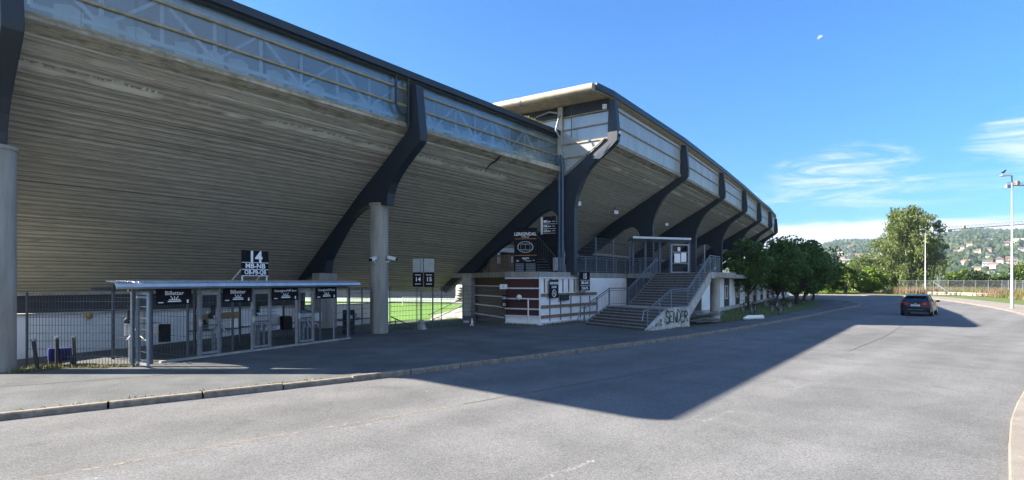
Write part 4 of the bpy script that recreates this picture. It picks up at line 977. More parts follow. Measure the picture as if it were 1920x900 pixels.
mb = MB(); a = BO(271); b = BO(271)+V((-.95,-.15,0))+V((.55,.9,0))*-0; 
a, b = BO(257), BO(257)+V((.60,-.42,0))
for p in (a, b): mb.bar(z3(p,.08), z3(p,2.05), .06, .06)
for z in (.1, 1.95, 2.05): mb.bar(z3(a,z), z3(b,z), .05, .06)
o = mb.build('open_gate_leaf', mat('pale_galvanised', (.5,.5,.5)), sh); m2 = MB(); mesh_panel_into(m2, a, b, .12, 2.0, .08, .3, .008); m2.build('leaf_mesh', WIRE, o)
mb = MB(); mb.bar(BO(300,.03), BO(655,.03), .14, .07); mb.build('sill', CONC, sh)
# header boards
def board(parent, pa, pb, z0, z1, nrm, name='board', m=BLACK, th=.03):
    mb = MB(); mb.prism([z3(pa,z0), z3(pb,z0), z3(pb,z1), z3(pa,z1)], nrm*th); return mb.build(name, m, parent)
nBo = V((.88,-.47,0))
def emblem(parent, c, r_, s_, nrm):
    """small crest with a bar below, as on the header boards"""
    mb = MB()
    for k in (-1, 0, 1): mb.bar(c+r_*(k*.05*s_)+V((0,0,.02*s_))+nrm*.004, c+r_*(k*.11*s_)+V((0,0,.10*s_))+nrm*.004, .02*s_, .006, up=nrm)
    mb.bar(c-r_*.16*s_+nrm*.004, c+r_*.16*s_+nrm*.004, .006, .022*s_); mb.bar(c-r_*.19*s_-V((0,0,.05*s_))+nrm*.004, c+r_*.19*s_-V((0,0,.05*s_))+nrm*.004, .006, .035*s_)
    mb.build('emblem', LETTER, parent)
for i, (p0, p1, s_, lab, z1, sz, xs) in enumerate(((290,356,'Billetter','black header board reading Billetter, leftmost on the shelter',2.16,.17,1),(416,469,'Billetter','black header board reading Billetter above the second passage',2.16,.17,1),(508,556,'Sesongkort/VIP kort','black season card header board left of the third gate leaf',2.17,.12,.95),(590,628,'Sesongkort/VIP kort','black season card header board at the right end of the shelter',2.17,.12,.85))):
    a, b = BO(p0)+nBo*.05, BO(p1)+nBo*.05; bt = thing('header_sign', lab, 'sign', a, 'header boards under the ticket shelter canopy'); r_ = (b-a).normalized()
    z0 = z1-.46; board(bt, a, b, z0, z1, nBo)
    c = (a+b)/2+nBo*.034; text('lettering', s_, sz, z3(c, z1-.12), r_, (0,0,1), LETTER, bt, bold=.01, xs=xs); emblem(bt, z3(c, z1-.31), r_, 1.0, nBo)
    mb = MB(); q = z3(a.lerp(b,.12), z0+.07)+nBo*.034; mb.bar(q-r_*.07, q+r_*.07, .005, .03); q = z3(a.lerp(b,.88), z0+.09)+nBo*.034; mb.bar(q-r_*.02, q+r_*.03, .005, .1); mb.build('small_mark', LETTER, bt)
# roof sign 14
rs = thing('gate_number_sign', 'black sign reading 14 MB-NB OB-PB-QB standing on the shelter canopy', 'sign', BO(476,2.4))
a, b = BO(473)+IN_*.6, BO(523)+IN_*.6
Yc = (a.y+b.y)/2; zt = EYE+(HY-470)/1000*Yc; zb = EYE+(HY-517)/1000*Yc; r_ = (b-a).normalized()
board(rs, a, b, zb, zt, nBo); c = (a+b)/2+nBo*.035; H_ = zt-zb
text('lettering', '14', .62*H_, z3(c, zt-H_*.27), r_, (0,0,1), LETTER, rs, bold=.03); text('lettering', 'MB-NB', .27*H_, z3(c, zt-H_*.62), r_, (0,0,1), LETTER, rs, bold=.02, xs=1.1); text('lettering', 'OB-PB-QB', .25*H_, z3(c, zt-H_*.87), r_, (0,0,1), LETTER, rs, bold=.015, xs=.86)
mb = MB()
for f in (.48,.75,1.0): mb.bar(z3(a,zt-H_*f)+nBo*.036, z3(b,zt-H_*f)+nBo*.036, .006, .02)
mb.build('divider', LETTER, rs)
mb = MB()
for f in (.04,.95): p = a.lerp(b, f); mb.bar(z3(p,2.38), z3(p,zb), .04, .04); mb.bar(z3(p,zb+.25), z3(p,2.40)+IN_*.6, .03, .03)
mb.build('bracket', WHITESTEEL, rs)

# turnstile readers behind the passages
def turnstile(loc, rz):
    t = thing('turnstile', 'x', 'turnstile', (0,0,0), 'turnstiles in the ticket gate shelter')
    mb = MB(); mb.box((0,0,.95), (.34,.9,.36)); mb.build('cabinet', ALU, t, bevel=.03)
    for x, y in ((-.1,-.3),(.1,-.3),(0,-.1)): MB().tube([(x,y,0),(x,y,.8)], .05, 10).build('leg', GALV, t)
    m = MB(); m.tube([(0,-.35,1.12),(0,-.42,1.22),(0,-.36,1.3)], .07, 10); m.box((0,-.32,1.42), (.28,.12,.36)); m.build('reader', RUBBER, t, bevel=.02)
    m = MB(); m.tube([(.15,-.2,.95),(.75,-.1,1.02)], .022, 8); m.tube([(.15,-.2,.92),(.7,-.35,.7)], .022, 8); m.tube([(.15,-.2,.92),(.6,.1,.65)], .022, 8); m.build('arm', WHITESTEEL, t)
    m = MB(); m.box((.5,.55,.85), (.5,.3,.5)); m.build('motor_box', BLACK, t, bevel=.02)
    return t
t0 = turnstile(None, 0)
labs = ['grey turnstile behind the leftmost Billetter passage', 'dark turnstile in front of the yellow posters', 'turnstile with a black screen behind the third passage', 'turnstile in the rightmost passage of the ticket shelter']
for i, px in enumerate((302, 452, 532, 612)):
    o = t0 if i == 0 else copy_tree(t0); o['label'] = labs[i]; [bpy.data.objects.remove(c_) for c_ in list(o.children) if c_.name.startswith('motor_box') and i in (1, 3)]; o.location = BO(px, 0, .95); o.rotation_euler = (0,0,R(-58+4*i))
ab = thing('ticket_machine', 'dark upright ticket machine standing just right of the shelter', 'ticket machine', (-7.2,24.2,0))
mb = MB(); mb.box((-7.35,24.0,.55), (.45,.4,1.1), R(30)); mb.build('cabinet', BLACK, ab, bevel=.02); mb = MB(); mb.box((-7.22,23.78,.8), (.2,.03,.16), R(30)); mb.build('screen', ALU, ab)
# barrier of blue box and leaning posts on the left
for i, (xb, yb, xt, yt, lab) in enumerate(((71,694,62,636,'black leaning post nearest the left column behind the fence'),(107,690,107,631,'black post rising behind the blue plastic box'),(140,686,138,631,'black post right of the blue plastic box'))):
    a = G(xb, yb); b = U(xt, yt, a.y); p = thing('marker_post', lab, 'post', a, 'black posts beside the blue box')
    mb = MB(); mb.tube([a, b], .045, 10); mb.build('pole', RUBBER, p); MB().tube([b-(b-a)*.06, b+(b-a)*.01], .06, 10).build('collar', GALV, p); MB().tube([a, a+(b-a)*.04], .08, 10).build('foot', RUBBER, p)
bx = thing('blue_plastic_box', 'blue ribbed plastic box on small feet among black posts', 'box', G(105,690))
a = G(82,690)+V((0,.15,0)); b = G(129,686)+V((0,.15,0)); d = (b-a).normalized(); n_ = V((-d.y,d.x,0)); mb = MB(); mb.hexa([z3(a,.14), z3(b,.14), z3(b+n_*.45,.14), z3(a+n_*.45,.14), z3(a,.50), z3(b,.50), z3(b+n_*.45,.50), z3(a+n_*.45,.50)])
mb.build('tub', BLUEPL, bx, bevel=.03)
mb = MB()
for i in range(7): p = a.lerp(b, (i+.5)/7)-n_*.02; mb.bar(z3(p,.15), z3(p,.5), .05, .04)
mb.build('rib', BLUEPL, bx)
for f in (.05,.5,.95):
    mb = MB(); p = a.lerp(b, f)+n_*.1; mb.bar(z3(p,0), z3(p,.15), .05, .3, up=n_); mb.build('foot', RUBBER, bx)

# ------------------------------------------------------------------ free-standing signs
sp = thing('gate_direction_sign', 'post with black plates 14 and 15 under grey backplates on concrete foot', 'sign', G(790,616))
c = G(789.5, 617); Yc = c.y; mb = MB(); mb.tube([c, z3(c, EYE+(HY-484)/1000*Yc)], .04, 8); mb.build('pole', GALV, sp)
c2 = G(811.5,616); mb = MB(); mb.tube([c2, z3(c2, 2.2)], .035, 8); mb.build('pole', WIRE, sp)
for x0, x1, s_ in ((774,793,'14'),(795,814,'15')):
    a, b = U(x0,517,Yc-.08), U(x1,517,Yc-.08); a2, b2 = U(x0,510,Yc-.08), U(x1,510,Yc-.08)
    mb = MB(); mb.prism([U(x0,538,Yc-.08), U(x1,538,Yc-.08), U(x1,511,Yc-.08), U(x0,511,Yc-.08)], (0,.03,0)); mb.build('plate', BLACK, sp)
    mb = MB(); mb.prism([U(x0,510,Yc-.02), U(x1,510,Yc-.02), U(x1,485,Yc-.02), U(x0,485,Yc-.02)], (0,.03,0)); mb.build('backplate', mat('grey_green_plate', (.36,.40,.38), (.3,.34,.33), 3, .5), sp)
    cc = U((x0+x1)/2, 524, Yc-.09); text('lettering', s_, .30, cc, (1,0,0), (0,0,1), LETTER, sp, bold=.02)
    mb = MB()
    for yy in (515.5, 532.5): mb.bar(U(x0+4,yy,Yc-.09), U(x1-4,yy,Yc-.09), .006, .03)
    mb.build('divider', LETTER, sp)
mb = MB(); 
for z0, z1, r0, r1 in ((0,.06,.30,.30),(.06,.45,.26,.14)): mb.tube([z3(c,z0), z3(c,z1)], [r0,r1], 8)
mb.build('concrete_foot', CONCL, sp)
# stadium map board
mbd = thing('stadium_map_board', 'tall black board with the stadium name and a seating plan', 'sign', U(985,512,30.4))
Yc = 29.9; nn = V((0,-1,0)); mb = MB(); mb.prism([U(964,513,Yc), U(1007,513,Yc), U(1007,427,Yc), U(964,427,Yc)], (0,.08,0)); mb.build('board', BLACK, mbd)
text('lettering', 'LERKENDAL', .26, U(985,439,Yc-.01), (1,0,.02), (0,0,1), LETTER, mbd, bold=.01, xs=.88); text('lettering', 'STADION', .1, U(985,444.5,Yc-.01), (1,0,0), (0,0,1), LETTER, mbd)
for yy in (448, 479): MB().bar(U(965,yy,Yc-.01), U(1006,yy-.6,Yc-.01), .006, .025).build('orange_line', ORANGE, mbd)
mb = MB(); c = U(985,463,Yc-.01)
for k in range(26):
    an = 2*math.pi*k/26; p = c+V((.42*math.cos(an),0,.30*math.sin(an))); mb.bar(p-V((.025,0,0)), p+V((.025,0,0)), .006, .035)
for x0, x1, z0, z1 in ((-.26,.26,.16,.16),(-.26,.26,-.16,-.16),(-.26,-.26,-.16,.16),(.26,.26,-.16,.16),(0,0,-.16,.16)): mb.bar(c+V((x0,0,z0)), c+V((x1,0,z1)), .006, .014 if z0 == z1 else .006)
mb.build('seating_plan', LETTER, mbd)
mb = MB(); mb.bar(U(979,484,Yc-.01), U(992,484,Yc-.01), .006, .04)
for k, (x0, x1, yy) in enumerate(((968,973,488),(968,973,490),(981,987,487),(986,996,489),(999,1002,488))): mb.bar(U(x0,yy,Yc-.01), U(x1,yy,Yc-.01), .006, .02)
mb.build('small_print', LETTER, mbd)
for x0, x1 in ((966.5,982),(986,1004)):
    mb = MB()
    for k in range(6): yy = 495+3*k; mb.bar(U(x0,yy,Yc-.01), U(x1,yy,Yc-.01), .006, .06)
    mb.build('list_panel', mat('dim_grey_print', (.12,.14,.16), None, 5, .6), mbd)
mb = MB()
for x in (966,1005): mb.box(U(x,517,Yc+.02), (.12,.1,.26))
mb.build('foot', WHITESTEEL, mbd)
# block sign MA NA OA
bs = thing('block_sign', 'black sign reading MA NA OA with left arrows inside the arch', 'sign', U(1030,424,31))
Yc = 31.0; mb = MB(); mb.prism([U(1018,439,Yc), U(1042.5,436.5,Yc+.2), U(1042.5,404.5,Yc+.2), U(1018,407,Yc)], (0,.05,0)); mb.build('plate', BLACK, bs)
mb = MB(); mb.prism([U(1014,440,Yc+.08), U(1018,439,Yc+.06), U(1018,407,Yc+.06), U(1014,408,Yc+.08)], (0,.04,0)); mb.build('side_plate', WHITESTEEL, bs)
for k, s_ in enumerate(('MA','NA','OA')):
    y_ = 415.5+8.8*k; text('lettering', s_, .22, U(1023,y_,Yc-.01), (1,.15,.06), (0,0,1), LETTER, bs, bold=.015, xs=.75)
    mb = MB(); q = U(1031,y_,Yc+.0); mb.bar(q-V((.09,0,0)), q+V((.07,0,0)), .006, .025); mb.bar(q-V((.10,0,0)), q+V((-.04,0,.05)), .006, .02); mb.bar(q-V((.10,0,0)), q+V((-.04,0,-.05)), .006, .02)
    mb.bar(U(1035.5,y_-.5,Yc+.08), U(1040.5,y_-.6,Yc+.12), .006, .02); mb.bar(U(1018.5,y_+4.4,Yc-.01), U(1042,y_+4.0,Yc+.16), .006, .012); mb.build('arrow', LETTER, bs)
# gate 15 sign and smoke-free sign on the white wall
def wallsign(name, label, s0, s1, z0, z1, lines, off=.14):
    a, b = W0+dW*s0+nW*off, W0+dW*s1+nW*off; t = thing(name, label, 'sign', z3(a,z0)); board(t, a, b, z0, z1, nW); c = (a+b)/2+nW*.035
    for s_, sz, z, xs in lines: text('lettering', s_, sz, z3(c,z), dW, (0,0,1), LETTER, t, bold=.02, xs=xs)
    return t, a, b, c
t, a, b, c = wallsign('smoke_free_sign', 'black smoke free zone sign on the white boarded wall', .72, 1.62, 1.45, 2.47, (('RØYKFRI',.20,2.27,1.05),('SONE',.17,2.06,1.1)))
mb = MB(); cc = z3(c,1.72)
for k in range(20):
    p = cc+(dW*math.cos(k*math.pi/10)+V((0,0,1))*math.sin(k*math.pi/10))*.19; q = cc+(dW*math.cos((k+1)*math.pi/10)+V((0,0,1))*math.sin((k+1)*math.pi/10))*.19; mb.bar(p, q, .006, .045, up=nW) if False else mb.bar(p, q, .04, .006, up=nW)
mb.bar(cc+dW*-.12+V((0,0,.12)), cc+dW*.12+V((0,0,-.12)), .035, .006, up=nW); mb.bar(cc+dW*-.1+V((0,0,-.05)), cc+dW*.08+V((0,0,.06)), .03, .006, up=nW); mb.build('no_smoking_symbol', LETTER, t)
t, a, b, c = wallsign('gate_number_sign', 'black sign reading 15 MA-NA OA-PA on the white boarded wall', 3.66, 4.86, 1.80, 2.93, (('15',.46,2.68,1),('MA-NA',.25,2.29,1.05),('OA-PA',.25,1.97,1.05)), .3)
mb = MB(); 
for z in (2.45, 2.13, 1.83): mb.bar(z3(a,z)+nW*.035+dW*.04, z3(b,z)+nW*.035-dW*.04, .006, .02)
mb.build('divider', LETTER, t)
t = thing('notice_box', 'small dark notice box below the smoke free sign wall', 'box', W0+dW*1.9); a, b = W0+dW*1.85+nW*.1, W0+dW*2.75+nW*.1; board(t, a, b, 1.28, 1.62, nW, 'box', DARKWALL, .08)
mb = MB(); mb.bar(z3(a.lerp(b,.5),1.3)+nW*.085, z3(a.lerp(b,.5),1.6)+nW*.085, .02, .006, up=nW); mb.build('divider', WIRE, t)
# pictogram sign at the fence foot, block tags by the fence
ps = thing('pictogram_sign', 'dark ground level sign with a pale walking figure below the fence', 'sign', G(879,613))
Yc = 28.0; mb = MB(); mb.prism([U(867,613,Yc), U(891,612,Yc), U(891,592,Yc), U(867,592.5,Yc)], (0,.04,0)); mb.build('plate', mat('charcoal_plate', (.04,.045,.05), None, 4, .6), ps)
mb = MB(); c = U(885,604,Yc-.01); mb.ball(c+V((0,0,.16)), .035, 0, 8, (1,.2,1)); mb.bar(c+V((0,0,.12)), c+V((0,0,-.02)), .08, .006, up=(0,1,0)); mb.bar(c, c+V((-.08,0,-.2)), .035, .006, up=(0,1,0)); mb.bar(c, c+V((.06,0,-.2)), .035, .006, up=(0,1,0)); mb.bar(c+V((0,0,.1)), c+V((.09,0,-.02)), .025, .006, up=(0,1,0))
for k in range(2): mb.bar(U(869,602+2*k,Yc-.01), U(879,602+2*k,Yc-.01), .006, .02)
mb.build('figure', LETTER, ps)
for i, (x0, x1, y0, y1, s_, lab) in enumerate(((937,951,533,542,'C','small white tag with a black roundel, topmost on the fence by the red wall'),(941,951,553,565,'E81','small black tag with characters, middle one on the fence by the red wall'),(941,950,566,576,'82','small black tag, lowest one on the fence by the red wall'))):
    Yc = 29.6; t = thing('block_tag', lab, 'sign', U(x0,y1,Yc), 'tags on the fence by the red wall')
    mb = MB(); mb.prism([U(x0,y1,Yc), U(x1,y1,Yc), U(x1,y0,Yc), U(x0,y0,Yc)], (0,.03,0)); mb.build('plate', WHITESTEEL if i == 0 else BLACK, t); text('lettering', s_, .2, U((x0+x1)/2,(y0+y1)/2,Yc-.006), (1,0,0), (0,0,1), BLACK if i == 0 else LETTER, t, xs=.8)
# cctv cameras
def cctv(loc, rz, label, parent_dir):
    t = thing('security_camera', label, 'camera', loc); mb = MB(); c = V(loc); d = V((math.cos(rz), math.sin(rz), -.25)).normalized()
    mb.bar(c, c+d*.42, .17, .15); mb.build('housing', WHITESTEEL, t, bevel=.02); mb = MB(); mb.bar(c+d*.42, c+d*.44, .15, .13); mb.tube([c+d*.44, c+d*.45], .045, 12); mb.build('lens', BLACK, t)
    mb = MB(); mb.tube([c+d*.1-V((0,0,.07)), c+d*.05-V((0,0,.2)), c+V((0,0,-.22))+V(parent_dir)], .025, 8); mb.build('bracket', WHITESTEEL, t)
c2 = FL(0, 2.25)
cctv(c2+V((-.05,-.5,3.45)), R(-105), 'white security camera facing the road on the concrete column', (0,.2,0))
cctv(c2+V((.45,-.2,3.5)), R(-10), 'white security camera pointing right on the concrete column', (-.15,0,0))
t = thing('security_camera', 'white dome camera at the top elbow of the first tall rib', 'camera', U(1161,252,30.2)); MB().tube([U(1160,247,30.2), U(1160,252,30.2)], .13, 12).build('housing', WHITESTEEL, t); mb = MB(); mb.ball(U(1160.5,253.5,30.2), .1, 0, 12); mb.build('dome', BLACK, t)
# flood lights under the tall soffit
for i, (x, y, Y, lab) in enumerate(((1083,382,33,'small floodlight under the tall soffit just right of the blue pipes'),(1154,398,40,'small floodlight under the soffit in the middle of the first tall bay'),(1249,421,50,'small floodlight under the soffit of the second tall bay'))):
    c = U(x, y, Y); t = thing('floodlight', lab, 'floodlight', c, 'floodlights under the tall soffit'); mb = MB(); mb.box(c, (.4,.22,.3), R(20)); mb.build('housing', ALU, t, bevel=.03); mb = MB(); mb.bar(c+V((0,0,.1)), c+V((-.1,.1,.7)), .05, .05); mb.build('bracket', WIRE, t)
    mb = MB(); mb.box(c+V((.04,-.12,-.02)), (.3,.03,.22), R(20)); mb.build('lens', LETTER, t)
t = thing('wall_box', 'small white junction box beside the top of the tall side wall', 'box', U(1134,200,30.6)); mb = MB(); mb.box(U(1133.5,200,30.4), (.24,.15,.26)); mb.build('box', WHITESTEEL, t, bevel=.02); mb = MB(); mb.box(U(1133.5,199,30.32), (.26,.05,.04)); mb.build('lid', ALU, t)
# litter under the stair: timber stack, white bag
ts = thing('timber_pile', 'untidy pile of grey boards under the stair', 'timber pile', (10.6,29.9,0)); rg = random.Random(2)
for k in range(18):
    c = V((10.7+rg.uniform(-.5,.9), 30.3+rg.uniform(-.5,.8), .06+.035*k)); an = R(35+rg.uniform(-18,18)); d = V((math.cos(an), math.sin(an), rg.uniform(-.08,.08)))*rg.uniform(.7,1.2); mb = MB(); mb.bar(c-d, c+d, .16, .035); mb.build('board', TREEGREY, ts)
wb = MB(); pl = [V((14.2,32.6,.12)), V((14.6,32.95,.15)), V((15.2,33.3,.14)), V((15.75,33.6,.13)), V((15.9,33.7,.1))]; wb.tube(pl, [.08,.15,.13,.15,.06], 10); tag(wb.build('white_sack', WHITE), 'long white sack lying on the grass by the landing column', 'sack')

wt = MB(); rg = random.Random(44)
def tufts(a, b, n, h0, spread):
    a, b = V(a), V(b)
    for i in range(n):
        p = a.lerp(b, rg.random()**.9)+V((rg.gauss(0,spread), rg.gauss(0,spread), 0)); an = rg.uniform(0,6.28); d = V((math.cos(an), math.sin(an), 0))*.018; h = h0*rg.uniform(.3,1.2)
        wt.add([p-d, p+d, p+V((rg.uniform(-.06,.06), rg.uniform(-.06,.06), h))], [(0,1,2)])
tufts((-13.0,13.9,0), (-12.4,14.6,0), 160, .16, .10); tufts((-13.4,14.8,0), tuple(BO(255)), 420, .10, .12)
tufts(tuple(W0+nW*.3), tuple(W0+dW*4+nW*.3), 420, .12, .08); tufts(tuple(W0+nRd*.3), tuple(WR+nRd*.3), 200, .10, .06); tufts(tuple(Ar), tuple(Ar+dA*3.4+nA*.35), 200, .12, .06)
for (q0, q1) in (((-9.2,9.6,0),(-4.4,13.0,0)),((-1.67,15.2,0),(8.1,23.8,0))): tufts(V(q0)+V((-.15,.2,.0)), V(q1)+V((-.15,.2,.0)), 130, .05, .03)
tag(wt.build('weed_tufts', WEED, recalc=False), 'sparse weeds in the joints along walls and kerb', 'weeds', kind='stuff')

# ------------------------------------------------------------------ bicycles
def bicycle():
    t = thing('bicycle', 'x', 'bicycle', (0,0,0), 'bicycles parked by the trees')
    for x in (-.52,.52):
        m = MB(); N_ = 22; ring = [V((x+.33*math.cos(2*math.pi*k/N_), 0, .34+.33*math.sin(2*math.pi*k/N_))) for k in range(N_+1)]; m.tube(ring, .022, 6, cap=False); wh = m.build('wheel', RUBBER, t)
        s_ = MB()
        for k in range(10): a = math.pi*k/10; s_.bar((x-.31*math.cos(a),0,.34-.31*math.sin(a)), (x+.31*math.cos(a),0,.34+.31*math.sin(a)), .005, .005)
        s_.tube([(x,-.04,.34),(x,.04,.34)], .03, 8); s_.build('spokes', ALU, wh)
    m = MB(); bb = V((-.08,0,.3)); sa = V((-.22,0,.78)); hd = V((.34,0,.82)); r_ = V((-.52,0,.34)); f_ = V((.52,0,.34))
    for a, b in ((bb,sa),(bb,hd),(sa+V((.01,0,-.04)),hd+V((0,0,.02))),(r_,sa),(r_,bb),(hd,f_)): m.tube([a,b], .018, 8)
    m.build('frame', BLACK, t)
    m = MB(); m.box((-.24,0,.88), (.26,.12,.05)); m.tube([sa,(-.24,0,.88)], .014, 6); m.build('saddle', RUBBER, t, bevel=.015)
    m = MB(); m.tube([hd,(.31,0,.97),(.33,-.28,1.0)], .014, 6); m.tube([(.31,0,.97),(.33,.28,1.0)], .014, 6); m.build('handlebar', WIRE, t)
    return t
b0 = bicycle()
for i, (px, py, rz, lab) in enumerate(((1402,588,100,'bicycle seen end on under the slim tree'),(1411,586,80,'bicycle leaning beside the end-on bicycle under the slim tree'),(1448,577,5,'bicycle side on, left one at the second trunk'),(1455,588,95,'pale bicycle facing the kerb in front of the second trunk'),(1471,580,8,'bicycle side on, rightmost at the second trunk'))):
    o = b0 if i == 0 else copy_tree(b0); o['label'] = lab; o.location = G(px, py, .04); o.rotation_euler = (R(8 if i%2 else -7),0,R(rz))

# ------------------------------------------------------------------ trees
def leaves(mb, c, r, n, size, rg, sq=(1,1,1), droop=0, mi=0):
    for _ in range(n):
        while True:
            u = V((rg.uniform(-1,1), rg.uniform(-1,1), rg.uniform(-1,1)))
            if .25 < u.length <= 1: break
        if rg.random() < .55: u.normalize(); u *= rg.uniform(.78,1.05)
        p = V(c)+V((u.x*r*sq[0], u.y*r*sq[1], u.z*r*sq[2]))
        a = V((rg.gauss(0,1), rg.gauss(0,1), rg.gauss(0,.6))).normalized(); b = a.cross(V((rg.gauss(0,1), rg.gauss(0,1), rg.gauss(0,1)))).normalized(); s_ = size*rg.uniform(.6,1.3)
        if droop: a = (a*.35+V((0,0,-1))).normalized(); b = a.cross(V((rg.gauss(0,1), rg.gauss(0,1), .1))).normalized()*.45; a *= droop
        mb.add([p-a*s_/2, p+b*s_/2, p+a*s_/2, p-b*s_/2], [(0,1,2,3)], mi)
def tree(name, label, base, h, crown_r, trunk_h, leafm, seed, nclump=26, per=130, lsize=.22, group=None, barkm=BARK, trunk_r=.13, sqz=1.0, cat='tree', lean=0, stems=1):
    rg = random.Random(seed); t = thing(name, label, cat, base, group); B = V(base)
    tm = MB(); cc = B+V((lean, 0, trunk_h+(h-trunk_h)*.5)); ch = (h-trunk_h)/2
    cl_ = []
    for i in range(int(nclump*1.5)):
        while True:
            u = V((rg.uniform(-1,1), rg.uniform(-1,1), rg.uniform(-1,1)))
            if u.length <= 1: break
        u *= 1.08; wz = 1-.35*max(0, u.z)
        cl_.append((cc+V((u.x*crown_r*.78*wz, u.y*crown_r*.78*wz, u.z*ch*.82)), rg.uniform(.15,.34)*crown_r))
    for s_ in range(stems):
        o_ = V((rg.uniform(-.3,.3), rg.uniform(-.3,.3), 0))*(stems > 1)
        top = cc+V((rg.uniform(-.2,.2), rg.uniform(-.2,.2), ch*.5)); mid = B+o_+V((rg.uniform(-.12,.12), rg.uniform(-.12,.12), trunk_h*.6))
        tm.tube([B+o_-V((0,0,.15)), B+o_+V((0,0,.15)), mid, B+o_+V((lean*.5,0,trunk_h*1.1)), top], [trunk_r*1.5, trunk_r*1.1, trunk_r*.95, trunk_r*.8, trunk_r*.2], 8)
    for c, r in cl_:
        f = rg.uniform(.75,1.3); st_ = B+V((lean*.4,0,trunk_h*f)); md = st_.lerp(c, .5)+V((0,0,-.1*(c-st_).length*rg.uniform(-.5,1)))
        tm.tube([st_, md, c], [trunk_r*.38, trunk_r*.22, trunk_r*.07], 5)
    tm.build('trunk', barkm, t)
    lm = MB()
    for c, r in cl_: leaves(lm, c, r, int(per*rg.uniform(.7,1.3)), lsize, rg, (1,1,.75*sqz))
    lm.build('crown', leafm, t, recalc=False); return t
tree('street_tree', 'slim young tree with airy crown nearest the stair landing', G(1403,578), 6.6, 2.5, 1.3, LEAF_DARK, 21, 30, 120, .20, 'street trees along the verge', trunk_r=.09)
tree('street_tree', 'tree over the side-on bicycles, second from the stair', G(1459,574), 6.7, 3.0, 1.2, LEAF_DARK, 22, 34, 130, .21, 'street trees along the verge', trunk_r=.11)
tree('street_tree', 'broad dark tree with thick trunk in the middle of the row', G(1494,571), 7.0, 3.9, 1.0, LEAF_DARK, 23, 46, 120, .23, 'street trees along the verge', trunk_r=.22)
tree('street_tree', 'dark tree behind the broad one, fourth in the row', G(1508,565), 7.4, 3.8, 1.0, LEAF_DARK2, 24, 34, 150, .24, 'street trees along the verge', trunk_r=.16, lean=.6)
tree('street_tree', 'last dark tree of the row near the road bend', G(1524,563), 6.6, 3.2, .9, LEAF_DARK, 25, 30, 140, .24, 'street trees along the verge', trunk_r=.15, lean=.1)
tree('street_tree', 'dark tree partly hidden between the second and third trees', G(1470,565), 7.8, 3.2, 1.6, LEAF_DARK2, 26, 26, 130, .24, 'street trees along the verge', trunk_r=.13)
# weeping birch
def birch(base, h, r, seed):
    rg = random.Random(seed); t = thing('weeping_birch', 'large tall birch with hanging pale green branches beyond the road', 'tree', base); B = V(base); tm = MB(); lm = MB()
    for s_ in range(3):
        o_ = V((rg.uniform(-1.2,1.2), rg.uniform(-1,1), 0)); tm.tube([B+o_-V((0,0,.3)), B+o_*1.4+V((0,0,h*.35)), B+o_*2.0+V((0,0,h*.7)), B+o_*2.2+V((0,0,h*.92))], [.3,.22,.12,.03], 9)
    for i in range(125):
        f = (i+.5)/125; z = h*(.16+.80*f); an = rg.uniform(0,6.283); prof = math.sin(math.pi*min(1, .16+f*.80))**.55
        rad = r*prof*rg.uniform(.35,1.06)*(1.0 if f < .78 else .85); tip = B+V((math.cos(an)*rad, math.sin(an)*rad, z))
        st_ = B+V((math.cos(an)*.5, math.sin(an)*.5, z-h*.10)); tm.tube([st_, st_.lerp(tip,.5)+V((0,0,h*.05)), tip], [.045,.03,.012], 5)
        ns_ = rg.randint(9,13)
        for k in range(ns_):
            q = st_.lerp(tip, rg.uniform(.35,1.05))+V((rg.gauss(0,.35), rg.gauss(0,.35), rg.uniform(0,.5))); ln = rg.uniform(1.6,4.4)*(.6+.5*(1-f)); ln = min(ln, q.z-B.z-.8); dr = V((rg.gauss(0,.08), rg.gauss(0,.08), -1))
            for j in range(int(ln/.16)):
                p = q+dr*(j*.16)+V((rg.gauss(0,.12), rg.gauss(0,.12), 0)); leaves(lm, p, .2, 1, .42, rg, droop=1.25)
        leaves(lm, tip, .9, 60, .38, rg)
        for k in range(26):
            q = st_.lerp(tip, rg.uniform(.2,1))+V((rg.gauss(0,.7), rg.gauss(0,.7), rg.uniform(-1.6,.8)))
            if q.z > B.z+1: leaves(lm, q, .3, 2, .5, rg, droop=1.1)
    tm.build('trunk', BIRCHBARK, t); lm.build('crown', LEAF_BIRCH, t, recalc=False); return t
birch((85.8,116,-.3), 19.2, 7.3, 5)
tree('roadside_tree', 'tree with thin open twigs rising just right of the birch', (92.3,117,-.3), 18, 3.0, 5, LEAF_BIRCH, 31, 26, 80, .30, 'trees beyond the road', trunk_r=.2)
# bushes between the road and the town
bush = [(1528,553,100,6.3,3.0,LEAF_MID,'pale bush behind the last street tree'),(1556,553,104,4.9,3.0,LEAF_BRIGHT,'low bright bush left of the far lamp post'),(1585,553,102,6.6,3.8,LEAF_MID,'rounded green bush directly left of the far lamp post'),(1612,553,108,8.6,4.0,LEAF_BIRCH,'tallest bush of the left clump with olive leaves'),(1630,552,104,5.6,3.6,LEAF_BRIGHT,'bright green bush right of the far lamp post'),(1645,551,118,6.5,3.3,LEAF_MID,'bush at the right end of the clump beside the path'),
        (1783,553,125,6.8,4.6,LEAF_MID,'green bush behind the left end of the long fence'),(1812,553,122,7.9,5.2,LEAF_MID,'wide rounded green bush behind the fence'),(1843,553,128,6.6,4.6,LEAF_BIRCH,'grey green bush in the middle behind the fence'),(1872,553,126,6.9,4.4,LEAF_BIRCH,'olive bush left of the near lamp post'),(1905,553,118,8.6,4.6,LEAF_DARK,'darker bush right behind the near lamp post'),(1935,553,112,9.5,4.8,LEAF_MID,'tall green bush at the right edge of the view')]
